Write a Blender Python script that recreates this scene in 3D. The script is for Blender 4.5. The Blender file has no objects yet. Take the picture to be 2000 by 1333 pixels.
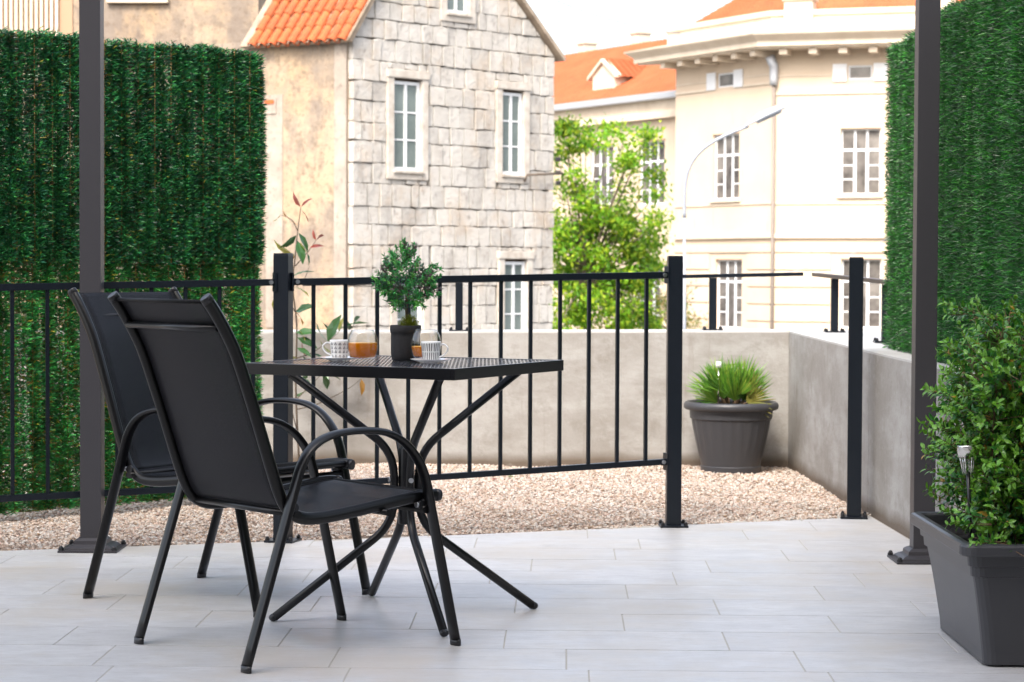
import bpy, bmesh, math, random
import numpy as np
from mathutils import Vector, Matrix
random.seed(7); RNG = np.random.default_rng(7)
S = bpy.context.scene
COL = S.collection
R = math.radians
# ---------------------------------------------------------------- camera
FPX, PIT, ROL, CAMH = 4306.8, 0.03309, 0.00459, 1.0166      # focal length in px of a 2000 px picture, pitch, roll, eye height
def ray(px, py):
    x = px-1000; y = -(py-666.5); c, s = math.cos(ROL), math.sin(ROL)
    x2 = c*x-s*y; y2 = s*x+c*y
    return Vector((x2, FPX*math.cos(PIT)+y2*math.sin(PIT), -FPX*math.sin(PIT)+y2*math.cos(PIT)))
def onz(px, py, z=0.0):
    d = ray(px, py); t = (z-CAMH)/d.z; return Vector((d.x*t, d.y*t, z))
def onY(px, py, Y):
    d = ray(px, py); t = Y/d.y; return Vector((d.x*t, Y, CAMH+d.z*t))
def onpl(P, D, px, py):                                     # (distance along the wall, height) where a sight line meets a vertical wall
    d = ray(px, py); det = -d.x*D[1]+d.y*D[0]
    t = (-P[0]*D[1]+P[1]*D[0])/det
    s = ((d.x*t-P[0])*D[0]+(d.y*t-P[1])*D[1])
    return s, CAMH+d.z*t
cam = bpy.data.cameras.new('camera'); co = bpy.data.objects.new('camera', cam); COL.objects.link(co)
c0 = Vector((0, 0, CAMH))
rx = ray(1001, 666.5)-ray(1000, 666.5); uy = ray(1000, 665.5)-ray(1000, 666.5); fw = ray(1000, 666.5).normalized()
rx.normalize(); uy.normalize()
M = Matrix(((rx.x, uy.x, -fw.x, 0), (rx.y, uy.y, -fw.y, 0), (rx.z, uy.z, -fw.z, CAMH), (0, 0, 0, 1)))
co.matrix_world = M
cam.sensor_width = 36; cam.lens = FPX/2000*36; cam.clip_end = 3000; cam.clip_start = 0.1
cam.dof.use_dof = True; cam.dof.focus_distance = 6.2; cam.dof.aperture_fstop = 10.0
S.camera = co
# ---------------------------------------------------------------- world, sun, exposure
SUN_EL, SUN_AZ = R(46), R(199)      # azimuth clockwise from +Y: the sun stands behind the camera, to the left
w = bpy.data.worlds.new('World'); S.world = w; w.use_nodes = True
nt = w.node_tree; nt.nodes.clear()
sky = nt.nodes.new('ShaderNodeTexSky'); sky.sky_type = 'NISHITA'; sky.sun_disc = False
sky.sun_elevation = SUN_EL; sky.sun_rotation = SUN_AZ; sky.dust_density = 5.0; sky.air_density = 1.0; sky.ozone_density = 1.0
hs = nt.nodes.new('ShaderNodeHueSaturation'); hs.inputs['Saturation'].default_value = 0.6
bg = nt.nodes.new('ShaderNodeBackground'); bg.inputs['Strength'].default_value = 0.15
wo = nt.nodes.new('ShaderNodeOutputWorld')
nt.links.new(sky.outputs[0], hs.inputs['Color']); nt.links.new(hs.outputs[0], bg.inputs['Color']); nt.links.new(bg.outputs[0], wo.inputs['Surface'])
sl = bpy.data.lights.new('sun', 'SUN'); sl.energy = 1.15; sl.angle = R(14); sl.color = (1.0, 0.93, 0.82)
so = bpy.data.objects.new('sun', sl); COL.objects.link(so)
sd = Vector((math.sin(SUN_AZ)*math.cos(SUN_EL), math.cos(SUN_AZ)*math.cos(SUN_EL), math.sin(SUN_EL)))
so.rotation_euler = sd.to_track_quat('Z', 'Y').to_euler(); so.location = (-5, -5, 20)
S.view_settings.view_transform = 'Standard'; S.view_settings.look = 'None'
S.view_settings.exposure = 1.80; S.view_settings.gamma = 1.0; S.view_settings.use_curve_mapping = False
S.render.engine = 'CYCLES'
S.cycles.max_bounces = 8; S.cycles.transparent_max_bounces = 12; S.cycles.transmission_bounces = 8

# ---------------------------------------------------------------- materials
def mat(name, col, rough=0.5, metal=0.0, spec=0.5, noise=None, bump=None, rand=0.0, attr=False, trans=0.0, stains=(), coat=0.0, clear=0.0, bscale=None, coords='Object'):
    """noise=(scale, amount[, second colour]); bump=(scale, strength); stains=[(scale, lo, hi, colour, amount, stretch)]"""
    m = bpy.data.materials.new(name); m.use_nodes = True; n = m.node_tree; L = n.links
    b = n.nodes['Principled BSDF']; out = n.nodes['Material Output']
    b.inputs['Roughness'].default_value = rough; b.inputs['Metallic'].default_value = metal
    b.inputs['Specular IOR Level'].default_value = spec; b.inputs['Coat Weight'].default_value = coat
    tc = n.nodes.new('ShaderNodeTexCoord'); src = tc.outputs['Object' if coords == 'Local3' else coords]
    if coords == 'Local3':
        g0 = n.nodes.new('ShaderNodeNewGeometry'); src = g0.outputs['Position']
    def mix(a, bcol, f, mode='MIX'):
        x = n.nodes.new('ShaderNodeMix'); x.data_type = 'RGBA'; x.blend_type = mode
        for i, v in ((6, a), (7, bcol), (0, f)):
            if hasattr(v, 'is_linked') or hasattr(v, 'links'): L.new(v, x.inputs[i])
            else: x.inputs[i].default_value = (tuple(v)+(1,))[:4] if i else v
        return x.outputs[2]
    def nz(scale, det=5, stretch=(1, 1, 1), rgh=0.6):
        mp = n.nodes.new('ShaderNodeMapping'); mp.inputs['Scale'].default_value = stretch; L.new(src, mp.inputs[0])
        t = n.nodes.new('ShaderNodeTexNoise'); t.inputs['Scale'].default_value = scale; t.inputs['Detail'].default_value = det
        t.inputs['Roughness'].default_value = rgh; L.new(mp.outputs[0], t.inputs['Vector']); return t.outputs['Fac']
    def ramp(v, lo, hi):
        mr = n.nodes.new('ShaderNodeMapRange'); L.new(v, mr.inputs[0]); mr.inputs[1].default_value = lo; mr.inputs[2].default_value = hi; return mr.outputs[0]
    if attr:
        a = n.nodes.new('ShaderNodeAttribute'); a.attribute_name = 'Col'; c = mix(a.outputs['Color'], col, 1.0, 'MULTIPLY')
    else:
        rgb = n.nodes.new('ShaderNodeRGB'); rgb.outputs[0].default_value = (*col, 1); c = rgb.outputs[0]
    if rand:
        oi = n.nodes.new('ShaderNodeObjectInfo'); mr = n.nodes.new('ShaderNodeMapRange'); L.new(oi.outputs['Random'], mr.inputs[0])
        mr.inputs[3].default_value = 1-rand; mr.inputs[4].default_value = 1+rand*0.6
        cc = n.nodes.new('ShaderNodeCombineColor'); [L.new(mr.outputs[0], cc.inputs[i]) for i in range(3)]
        c = mix(c, cc.outputs[0], 1.0, 'MULTIPLY')
    if noise:
        c2 = noise[2] if len(noise) > 2 else tuple(v*0.6 for v in col)
        st = noise[3] if len(noise) > 3 else (1, 1, 1)
        f = ramp(nz(noise[0], stretch=st), 0.35, 0.7); mm = n.nodes.new('ShaderNodeMath'); mm.operation = 'MULTIPLY'; L.new(f, mm.inputs[0]); mm.inputs[1].default_value = noise[1]
        c = mix(c, c2, mm.outputs[0])
    for s in stains:
        f = ramp(nz(s[0], 8, s[5] if len(s) > 5 else (1, 1, 1), 0.7), s[1], s[2]); mm = n.nodes.new('ShaderNodeMath'); mm.operation = 'MULTIPLY'; L.new(f, mm.inputs[0]); mm.inputs[1].default_value = s[4]
        if len(s) > 6:      # limited to a height band, s[6] = (z where full, z where gone)
            sx = n.nodes.new('ShaderNodeSeparateXYZ'); g = n.nodes.new('ShaderNodeNewGeometry'); L.new(g.outputs['Position'], sx.inputs[0])
            wv = n.nodes.new('ShaderNodeMath'); wv.operation = 'MULTIPLY_ADD'; L.new(nz(2.5, 3), wv.inputs[0]); wv.inputs[1].default_value = (s[6][1]-s[6][0])*1.2; L.new(sx.outputs[2], wv.inputs[2])
            zz = ramp(wv.outputs[0], s[6][1]+(s[6][1]-s[6][0])*.6, s[6][0]+(s[6][1]-s[6][0])*.6)
            m2 = n.nodes.new('ShaderNodeMath'); m2.operation = 'MULTIPLY'; L.new(mm.outputs[0], m2.inputs[0]); L.new(zz, m2.inputs[1]); mm = m2
        c = mix(c, s[3], mm.outputs[0])
    L.new(c, b.inputs['Base Color'])
    if bump:
        t = nz(bump[0], 6); bn = n.nodes.new('ShaderNodeBump'); bn.inputs['Strength'].default_value = bump[1]; bn.inputs['Distance'].default_value = bump[2] if len(bump) > 2 else 0.01
        L.new(t, bn.inputs['Height']); L.new(bn.outputs[0], b.inputs['Normal'])
    last = b.outputs[0]
    if trans:
        tr = n.nodes.new('ShaderNodeBsdfTranslucent'); L.new(c, tr.inputs[0]); mx = n.nodes.new('ShaderNodeMixShader'); mx.inputs[0].default_value = trans
        L.new(last, mx.inputs[1]); L.new(tr.outputs[0], mx.inputs[2]); last = mx.outputs[0]
    if clear:
        tr = n.nodes.new('ShaderNodeBsdfTransparent'); mx = n.nodes.new('ShaderNodeMixShader'); mx.inputs[0].default_value = clear
        L.new(last, mx.inputs[1]); L.new(tr.outputs[0], mx.inputs[2]); last = mx.outputs[0]
    L.new(last, out.inputs['Surface'])
    return m
def thinglass(name):
    m = bpy.data.materials.new(name); m.use_nodes = True; n = m.node_tree; n.nodes.clear()
    o = n.nodes.new('ShaderNodeOutputMaterial'); lw = n.nodes.new('ShaderNodeLayerWeight'); lw.inputs[0].default_value = .5; pw = n.nodes.new('ShaderNodeMath'); pw.operation = 'POWER'; n.links.new(lw.outputs['Facing'], pw.inputs[0]); pw.inputs[1].default_value = 4; f = n.nodes.new('ShaderNodeMath'); f.operation = 'MULTIPLY_ADD'; n.links.new(pw.outputs[0], f.inputs[0]); f.inputs[1].default_value = .9; f.inputs[2].default_value = .06
    a = n.nodes.new('ShaderNodeBsdfTransparent'); a.inputs[0].default_value = (.97, .975, .97, 1); g = n.nodes.new('ShaderNodeBsdfGlossy'); g.inputs['Roughness'].default_value = .02
    x = n.nodes.new('ShaderNodeMixShader'); n.links.new(f.outputs[0], x.inputs[0]); n.links.new(a.outputs[0], x.inputs[1]); n.links.new(g.outputs[0], x.inputs[2]); n.links.new(x.outputs[0], o.inputs[0]); return m
def glassmat(name, col=(1, 1, 1), rough=0.0, ior=1.45):
    m = bpy.data.materials.new(name); m.use_nodes = True; b = m.node_tree.nodes['Principled BSDF']
    b.inputs['Base Color'].default_value = (*col, 1); b.inputs['Roughness'].default_value = rough; b.inputs['IOR'].default_value = ior
    b.inputs['Transmission Weight'].default_value = 1.0; return m
MT = dict(
 tile=mat('tile', (0.59, 0.585, 0.585), 0.40, rand=0.07, noise=(6.0, 0.8, (0.45, 0.445, 0.45), (1, 1.8, 1)), stains=[(22, 0.48, 0.64, (0.40, 0.385, 0.365), 0.45, (0.7, 2.0, 1)), (110, .54, .70, (.37, .35, .33), .45), (1.2, .46, .62, (.50, .445, .375), .65), (2.7, .60, .68, (.33, .31, .29), .35), (55, .66, .72, (.25, .23, .21), .5)], bump=(60, 0.10, .002), coords='Local3'),
 grout=mat('grout', (0.46, 0.43, 0.38), 0.9),
 concrete=mat('concrete', (0.315, 0.30, 0.28), 0.85, noise=(2.6, 0.9, (0.235, 0.215, 0.19)), bump=(70, 0.4, .005), stains=[(1.7, .46, .64, (.40, .39, .375), .8, (1, 1, 2.5)), (9, .52, .68, (.20, .18, .155), .55), (22, .55, .70, (.36, .35, .335), .5), (60, .62, .74, (.17, .15, .13), .35), (2.0, .2, .35, (.13, .10, .075), 1.0, (1, 1, 1), (0.02, 0.075)), (4, .60, .72, (.20, .165, .14), .6, (3, 3, .25))]),
 coping=mat('coping', (0.50, 0.49, 0.475), 0.8, noise=(4, 0.6, (0.38, .365, .345)), bump=(40, .3, .004)),
 gravel=mat('gravel', (1, 1, 1), 0.85, attr=True, bump=(300, .3, .002)),
 gravelbed=mat('gravelbed', (0.40, 0.31, 0.24), 0.95, noise=(60, .7, (.2, .14, .1))),
 postgrey=mat('post_grey', (0.042, 0.0405, 0.046), 0.42, spec=.3, noise=(3, .3, (.034, .033, .038)), bump=(200, .04, .001)),
 fence=mat('fence_metal', (0.0045, 0.0075, 0.0125), 0.34, spec=.35, noise=(5, .4, (.010, .013, .019)), bump=(150, .05, .001)),
 bolt=mat('bolt_steel', (0.55, 0.56, 0.58), 0.3, metal=1.0),
 nut=mat('nut_black', (0.012, 0.012, 0.014), 0.35),
 chair=mat('chair_metal', (0.004, 0.004, 0.0045), 0.28, spec=.35, bump=(250, .05, .001)),
 sling=mat('sling_fabric', (0.0050, 0.0050, 0.0072), 0.5, spec=.22, noise=(260, .9, (.013, .013, .017)), bump=(900, .5, .001), clear=0.12),
 hem=mat('sling_hem', (0.002, 0.002, 0.0025), 0.6, spec=.2, bump=(900, .4, .001)),
 table=mat('table_metal', (0.008, 0.008, 0.0095), 0.28, spec=.4, noise=(6, .4, (.016, .016, .018)), bump=(250, .05, .001)),
 meshtop=mat('mesh_metal', (0.22, 0.23, 0.27), 0.16, metal=.8, spec=.9),  # black painted steel, made paler, bluish and metallic to imitate sky sheen
 hedge=mat('artificial_needles', (1, 1, 1), 0.33, spec=0.7, attr=True, trans=0.18),
 hedger=mat('artificial_grass', (1, 1, 1), 0.36, spec=0.7, attr=True, trans=0.15),
 wire=mat('twisted_wire', (0.38, 0.21, 0.06), 0.5, noise=(90, .8, (.08, .05, .02), (1, 1, 1))),
 leaf=mat('leaf', (1, 1, 1), 0.28, spec=0.5, attr=True, trans=0.22),
 treeleaf=mat('tree_leaf', (1, 1, 1), 0.5, spec=0.3, attr=True, trans=0.45),
 twig=mat('twig', (0.14, 0.085, 0.045), 0.8), bark=mat('bark', (0.10, 0.075, 0.055), 0.9, bump=(20, .6, .02)),
 soil=mat('soil', (0.018, 0.012, 0.009), 0.95, bump=(40, 1, .02)),
 plastic=mat('planter_plastic', (0.042, 0.043, 0.049), 0.40, noise=(3, .4, (.054, .055, .061)), stains=[(60, .66, .72, (.22, .21, .21), .6), (6, .55, .75, (.085, .082, .082), .4, (1, 1, .3))], bump=(300, .1, .001)),
 stone=mat('stone', (0.43, 0.40, 0.36), 0.9, rand=0.16, noise=(2.2, 0.8, (0.47, .45, .42)), stains=[(9, .56, .66, (.14, .12, .105), .6, (1, 1, .5)), (1.6, .53, .66, (.23, .21, .19), .55, (1, 1, .6)), (1.3, .5, .7, (.38, .28, .19), .6), (.6, .55, .66, (.16, .145, .135), .6, (1, 1, .5))], bump=(12, .8, .03), coords='Local3'),
 mortar=mat('mortar', (0.17, 0.125, 0.09), 0.95, noise=(3, .6, (.12, .095, .075))),
 surround=mat('stone_surround', (0.50, 0.46, 0.41), 0.85, noise=(5, .8, (.30, .25, .20)), bump=(20, .3, .01)),
 plaster=mat('old_plaster', (0.33, 0.235, 0.145), 0.95, noise=(.9, .8, (.38, .31, .235)), stains=[(1.1, .45, .57, (.15, .125, .11), .8, (1, 1, .5)), (4, .52, .64, (.12, .09, .07), .65), (.6, .48, .58, (.22, .18, .145), .7), (14, .54, .64, (.14, .10, .07), .6)], bump=(9, .6, .03)),
 greyplaster=mat('grey_plaster', (0.34, 0.295, 0.25), 0.95, noise=(2.5, .8, (.20, .165, .135)), stains=[(9, .55, .66, (.14, .11, .09), .6)], bump=(9, .5, .02)),
 rooftile=mat('roof_tile', (0.40, 0.065, 0.014), 0.75, rand=.4, noise=(5, .7, (.48, .135, .035)), stains=[(7, .54, .68, (.16, .05, .03), .7)], bump=(30, .3, .01)),
 farroof=mat('far_roof', (0.36, 0.082, 0.026), 0.8, noise=(.9, .6, (.42, .125, .05)), stains=[(3, .52, .66, (.23, .06, .025), .6)]),
 verge=mat('verge_mortar', (0.34, 0.27, 0.20), 0.9, noise=(5, .7, (.15, .11, .08))),
 winwhite=mat('window_white', (0.66, 0.665, 0.67), 0.5),
 pane=mat('window_pane', (0.10, 0.125, 0.12), 0.12, spec=.6, noise=(1.2, .6, (.22, .26, .25))),
 panedark=mat('window_pane_dark', (0.04, 0.035, 0.035), 0.12, spec=.6, noise=(1.1, .9, (.24, .22, .20))),
 cream=mat('cream_render', (0.56, 0.455, 0.345), 0.9, noise=(.7, .7, (.49, .385, .28)), stains=[(3, .6, .72, (.36, .28, .21), .5, (1, 1, .2))], bump=(8, .15, .01)),
 creamlight=mat('cream_trim', (0.60, 0.515, 0.41), 0.85, noise=(1.5, .6, (.44, .35, .26))),
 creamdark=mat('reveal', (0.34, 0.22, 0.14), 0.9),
 pipe=mat('pipe_paint', (0.20, 0.165, 0.14), 0.6),
 zinc=mat('zinc', (0.42, 0.43, 0.45), 0.5, metal=.4), 
 lamp=mat('lamp_paint', (0.26, 0.28, 0.32), 0.45), lampdark=mat('lamp_glass', (0.20, 0.21, 0.23), 0.3),
 ground=mat('street', (0.16, 0.155, 0.15), 0.9, noise=(.4, .5, (.11, .11, .1))),
 whitecer=mat('white_ceramic', (0.80, 0.79, 0.77), 0.15, coat=.3), inkmat=mat('black_print', (0.03, 0.03, 0.035), 0.3),
 potcloth=mat('pot_black', (0.010, 0.010, 0.011), 0.75, bump=(300, .7, .002), noise=(120, .5, (.02, .02, .022))),
 juice=mat('orange_juice', (0.95, 0.33, 0.003), 0.2, trans=0.4), juicetop=mat('juice_foam', (0.85, 0.42, 0.07), 0.5),
 glass=thinglass('clear_glass'), chrome=mat('chrome', (0.75, 0.73, 0.70), 0.18, metal=1.0),
 moss=mat('moss', (1, 1, 1), 0.7, attr=True, trans=.2),
 house=mat('house_render', (0.30, 0.28, 0.26), 0.9), awning=mat('awning', (0.45, 0.43, 0.41), 0.8),
 white=mat('white_plastic', (0.75, 0.75, 0.73), 0.4),
)
# ---------------------------------------------------------------- mesh builder
class MB:
    def __init__(s): s.v = []; s.f = []; s.sm = []; s.mi = []
    def add(s, vs, fs, smooth=False, mi=0):
        o = len(s.v); s.v += [tuple(v) for v in vs]; s.f += [tuple(o+i for i in f) for f in fs]; s.sm += [smooth]*len(fs); s.mi += [mi]*len(fs); return s
    def box(s, c, h, ax=None, bev=0.0, mi=0):
        """centre, half sizes, axes (rows), optional chamfer"""
        ax = ax or (Vector((1, 0, 0)), Vector((0, 1, 0)), Vector((0, 0, 1))); c = Vector(c)
        if bev <= 0:
            vs = [c+ax[0]*(h[0]*i)+ax[1]*(h[1]*j)+ax[2]*(h[2]*k) for i in (-1, 1) for j in (-1, 1) for k in (-1, 1)]
            return s.add(vs, [(0, 1, 3, 2), (4, 6, 7, 5), (0, 4, 5, 1), (2, 3, 7, 6), (0, 2, 6, 4), (1, 5, 7, 3)], mi=mi)
        bm = bmesh.new(); bmesh.ops.create_cube(bm, size=2)
        for v in bm.verts: v.co = Vector((v.co.x*h[0], v.co.y*h[1], v.co.z*h[2]))
        bmesh.ops.bevel(bm, geom=bm.edges[:]+bm.verts[:], offset=bev, segments=2, affect='EDGES', profile=.7)
        bm.verts.index_update()
        vs = [c+ax[0]*v.co.x+ax[1]*v.co.y+ax[2]*v.co.z for v in bm.verts]; fs = [[v.index for v in f.verts] for f in bm.faces]; bm.free()
        return s.add(vs, fs, mi=mi)
    def tube(s, pts, ru, rv=None, n=8, up=None, smooth=True, taper=1.0, closed=False, sq=False, mi=0):
        pts = [Vector(p) for p in pts]; rv = rv or ru; N = len(pts); vs = []; prev = None
        for i, p in enumerate(pts):
            a = pts[(i-1) % N] if closed or i > 0 else p; b = pts[(i+1) % N] if closed or i < N-1 else p
            t = (b-a).normalized()
            if up is not None: u = Vector(up); u = (u-t*u.dot(t)).normalized()
            elif prev is None:
                u = Vector((0, 0, 1)) if abs(t.z) < .9 else Vector((1, 0, 0)); u = (u-t*u.dot(t)).normalized()
            else: u = (prev-t*prev.dot(t)).normalized()
            prev = u; v = t.cross(u); k = 1+(taper-1)*i/max(1, N-1)
            for j in range(n):
                a_ = 2*math.pi*(j+.5*sq)/n; cu, sv = math.cos(a_), math.sin(a_)
                if sq: cu = math.copysign(1, cu); sv = math.copysign(1, sv)
                vs.append(p+u*(ru*k*cu)+v*(rv*k*sv))
        fs = []
        for i in range(N if closed else N-1):
            for j in range(n):
                i2 = (i+1) % N; fs.append((i*n+j, i*n+(j+1) % n, i2*n+(j+1) % n, i2*n+j))
        s.add(vs, fs, smooth and not sq, mi)
        if not closed:
            o = len(s.v)-N*n
            s.f += [tuple(o+j for j in range(n))[::-1], tuple(o+(N-1)*n+j for j in range(n))]; s.sm += [False]*2; s.mi += [mi]*2
        return s
    def cyl(s, a, b, r, n=12, r2=None, smooth=True):
        return s.tube([a, b], r, n=n, taper=(r2/r if r2 is not None else 1), smooth=smooth)
    def lathe(s, prof, c=(0, 0, 0), n=32, smooth=True, wob=0.0, fl=None):
        """profile [(r, z)...] turned about z; fl(angle index, r, z) may change r"""
        vs = []; c = Vector(c)
        for r, z in prof:
            for j in range(n):
                a = 2*math.pi*j/n; rr = fl(j, r, z) if fl else r
                vs.append(c+Vector((rr*math.cos(a), rr*math.sin(a), z)))
        fs = [(i*n+j, i*n+(j+1) % n, (i+1)*n+(j+1) % n, (i+1)*n+j) for i in range(len(prof)-1) for j in range(n)]
        return s.add(vs, fs, smooth)
    def prism(s, poly, off, mi=0):
        """poly: list of 3-D points, pushed along vector off"""
        n = len(poly); off = Vector(off); vs = [Vector(p) for p in poly]+[Vector(p)+off for p in poly]
        return s.add(vs, [tuple(range(n))[::-1], tuple(range(n, 2*n))]+[(i, (i+1) % n, n+(i+1) % n, n+i) for i in range(n)], mi=mi)
    def sphere(s, c, r, n=10, m=6, sc=(1, 1, 1)):
        c = Vector(c); prof = [(math.sin(math.pi*i/m), -math.cos(math.pi*i/m)) for i in range(m+1)]
        vs = [c+Vector((r*q*math.cos(2*math.pi*j/n)*sc[0], r*q*math.sin(2*math.pi*j/n)*sc[1], r*z*sc[2])) for q, z in prof for j in range(n)]
        return s.add(vs, [(i*n+j, i*n+(j+1) % n, (i+1)*n+(j+1) % n, (i+1)*n+j) for i in range(m) for j in range(n)], True)
    def build(s, name, m, parent=None, world=True):
        me = bpy.data.meshes.new(name); off = Vector((0, 0, 0))
        if parent is not None and world: off = ORG.get(parent.name, Vector((0, 0, 0)))
        me.from_pydata([tuple(Vector(v)-off) for v in s.v], [], s.f); 
        me.polygons.foreach_set('use_smooth', s.sm)
        for q in (m if isinstance(m, (list, tuple)) else [m]): me.materials.append(MT[q])
        if any(s.mi): me.polygons.foreach_set('material_index', s.mi)
        me.update(); return link(name, me, parent)
ORG = {}
def link(name, me, parent=None, loc=None):
    o = bpy.data.objects.new(name, me); COL.objects.link(o)
    if parent is not None: o.parent = parent; ORG[o.name] = ORG.get(parent.name, Vector((0, 0, 0)))
    if loc is not None: o.location = loc
    return o
def thing(name, label, cat, loc=(0, 0, 0), rz=0, group=None):
    o = bpy.data.objects.new(name, None); COL.objects.link(o); o.location = loc; o.rotation_euler = (0, 0, rz); o.empty_display_size = .1
    ORG[o.name] = Vector(loc); return tag(o, label, cat, group)
def tag(o, label=None, cat=None, group=None, kind=None):
    for k, v in (('label', label), ('category', cat), ('group', group), ('kind', kind)):
        if v: o[k] = v
    return o
def raw(name, V, F, cols, m, parent=None, smooth=False, nv=None):
    """fast mesh from numpy: V (n,3), F (m,k), cols (n,3) per vertex"""
    V = np.asarray(V, np.float32)
    if parent is not None: V = V-np.array(ORG.get(parent.name, Vector((0, 0, 0))), np.float32)
    F = np.asarray(F, np.int32); k = F.shape[1]; me = bpy.data.meshes.new(name)
    me.vertices.add(len(V)); me.vertices.foreach_set('co', V.ravel())
    me.loops.add(F.size); me.loops.foreach_set('vertex_index', F.ravel())
    me.polygons.add(len(F)); me.polygons.foreach_set('loop_start', np.arange(len(F), dtype=np.int32)*k)
    me.polygons.foreach_set('use_smooth', np.full(len(F), smooth))
    me.update(calc_edges=True)
    if cols is not None:
        ca = me.color_attributes.new('Col', 'FLOAT_COLOR', 'POINT'); c4 = np.ones((len(V), 4), np.float32); c4[:, :3] = cols; ca.data.foreach_set('color', c4.ravel())
    me.materials.append(MT[m]); return link(name, me, parent)
def copy_tree(o, parent=None):
    c = o.copy(); COL.objects.link(c); c.parent = parent
    for ch in o.children: copy_tree(ch, c)
    return c
def crv(pts, n=6):
    """Catmull-Rom through the points"""
    P = [Vector(p) for p in pts]; P = [P[0]*2-P[1]]+P+[P[-1]*2-P[-2]]; out = []
    for i in range(1, len(P)-2):
        for k in range(n):
            t = k/n; a, b, c, d = P[i-1:i+3]
            out.append(.5*((2*b)+(c-a)*t+(2*a-5*b+4*c-d)*t*t+(3*b-a-3*c+d)*t**3))
    out.append(P[-2]); return out
def clip(poly, a, b, c):
    """keep a*x+b*y<=c"""
    out = []
    for i in range(len(poly)):
        p, q = poly[i], poly[(i+1) % len(poly)]; dp = a*p[0]+b*p[1]-c; dq = a*q[0]+b*q[1]-c
        if dp <= 0: out.append(p)
        if dp*dq < 0: t = dp/(dp-dq); out.append((p[0]+(q[0]-p[0])*t, p[1]+(q[1]-p[1])*t))
    return out
Z = Vector((0, 0, 1))
def fillet(P, cut, n=8):
    out = [P[0]]
    for a, b, c in zip(P[:-2], P[1:-1], P[2:]):
        a, b, c = Vector(a), Vector(b), Vector(c); p = b+(a-b).normalized()*cut; q = b+(c-b).normalized()*cut
        for k in range(n+1): t = k/n; out.append(tuple(p*(1-t)**2+b*2*t*(1-t)+q*t*t))
    return out+[P[-1]]
# ================================================================ GROUND
g = MB(); g.add([(-600, -300, -4.6), (600, -300, -4.6), (600, 900, -4.6), (-600, 900, -4.6)], [(0, 1, 2, 3)])
tag(g.build('street_ground', 'ground'), kind='structure')
b = MB(); b.prism([(-6, -3.2, -4.596), (1.95, -3.2, -4.596), (1.95, 11.75, -4.596), (-6, 11.75, -4.596)], (0, 0, 4.52))
tag(b.build('terrace_base', 'concrete'), kind='structure')
# terrace edge against the gravel
E1 = onz(0, 1077); E2 = onz(1000, 1041); E3 = onz(1700, 1010)
e1 = E1+(E1-E2)*2.0; e3 = E3+(E3-E2)*.2
def edgeY(x):
    for p, q in ((e1, E2), (E2, e3)):
        if x <= q.x or q is e3: return p.y+(q.y-p.y)*(x-p.x)/(q.x-p.x)
YAW = -0.02302; cy_, sy_ = math.cos(YAW), math.sin(YAW)
def tw(u, v, z=0): return (cy_*u-sy_*v, sy_*u+cy_*v, z)
fl = MB()
fpoly = [(-5, 0.5), (1.75, 0.5), (1.75, e3.y+.0), (e3.x, e3.y), (E2.x, E2.y), (e1.x, e1.y)]
fpoly = [(-5, .5), (1.62, .5), (1.50, e3.y), (E2.x, E2.y), (max(-5, e1.x), edgeY(max(-5, e1.x)))]
fl.prism([(x, y, -.06) for x, y in fpoly], (0, 0, .0582))
floor = fl.build('terrace_floor', 'grout'); tag(floor, kind='structure')
W0 = 8.27364; U0 = [.0989, .2874, .1895, -.1023, .3717, .2058, .4665, .1784, .4503, .0143]
seg1 = ((e1.x, e1.y), (E2.x, E2.y)); seg2 = ((E2.x, E2.y), (e3.x, e3.y))
def inner_x(y): return 1.426+(11.305-y)*0.02712       # inner face of the side wall
tiles = 0
for i in range(-2, 12):
    v1 = W0-.302*(i-1)-.0014; v0 = W0-.302*i+.0014
    u0 = U0[i] if 0 <= i < 10 else random.uniform(0, .6)
    for k in range(-6, 4):
        a0 = u0+.604*k+.0014; a1 = a0+.6012
        poly = [tw(a, v)[:2] for a, v in ((a0, v0), (a1, v0), (a1, v1), (a0, v1))]
        for (p, q) in (seg1, seg2):
            n = (-(q[1]-p[1]), q[0]-p[0]); 
            if len(poly) < 3: break
            if p is seg1[0] and min(x for x, y in poly) > E2.x+.2: continue
            if p is seg2[0] and max(x for x, y in poly) < E2.x-.2: continue
            poly = clip(poly, n[0], n[1], n[0]*p[0]+n[1]*p[1]) if len(poly) > 2 else poly
        poly = clip(poly, 1, .02712, 1.426+11.305*.02712-.006) if len(poly) > 2 else poly
        if len(poly) < 3 or max(x for x, y in poly) < -2.9: continue
        cx = sum(p[0] for p in poly)/len(poly); cyy = sum(p[1] for p in poly)/len(poly); m_ = MB(); n = len(poly)
        ins = []
        for x, y in poly:
            d = Vector((cx-x, cyy-y)); d = d/d.length*.0012; ins.append((x+d.x-cx, y+d.y-cyy, 0.0))
        bot = [(x-cx, y-cyy, -.0030) for x, y in poly]
        tz = random.uniform(-.0004, .0004)
        ins = [(x, y, z+tz) for x, y, z in ins]
        m_.add(bot+ins, [tuple(range(n, 2*n))]+[(j, (j+1) % n, n+(j+1) % n, n+j) for j in range(n)])
        o = m_.build('floor_tile', 'tile', floor, world=False); o.location = (cx, cyy, 0); tiles += 1
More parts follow.
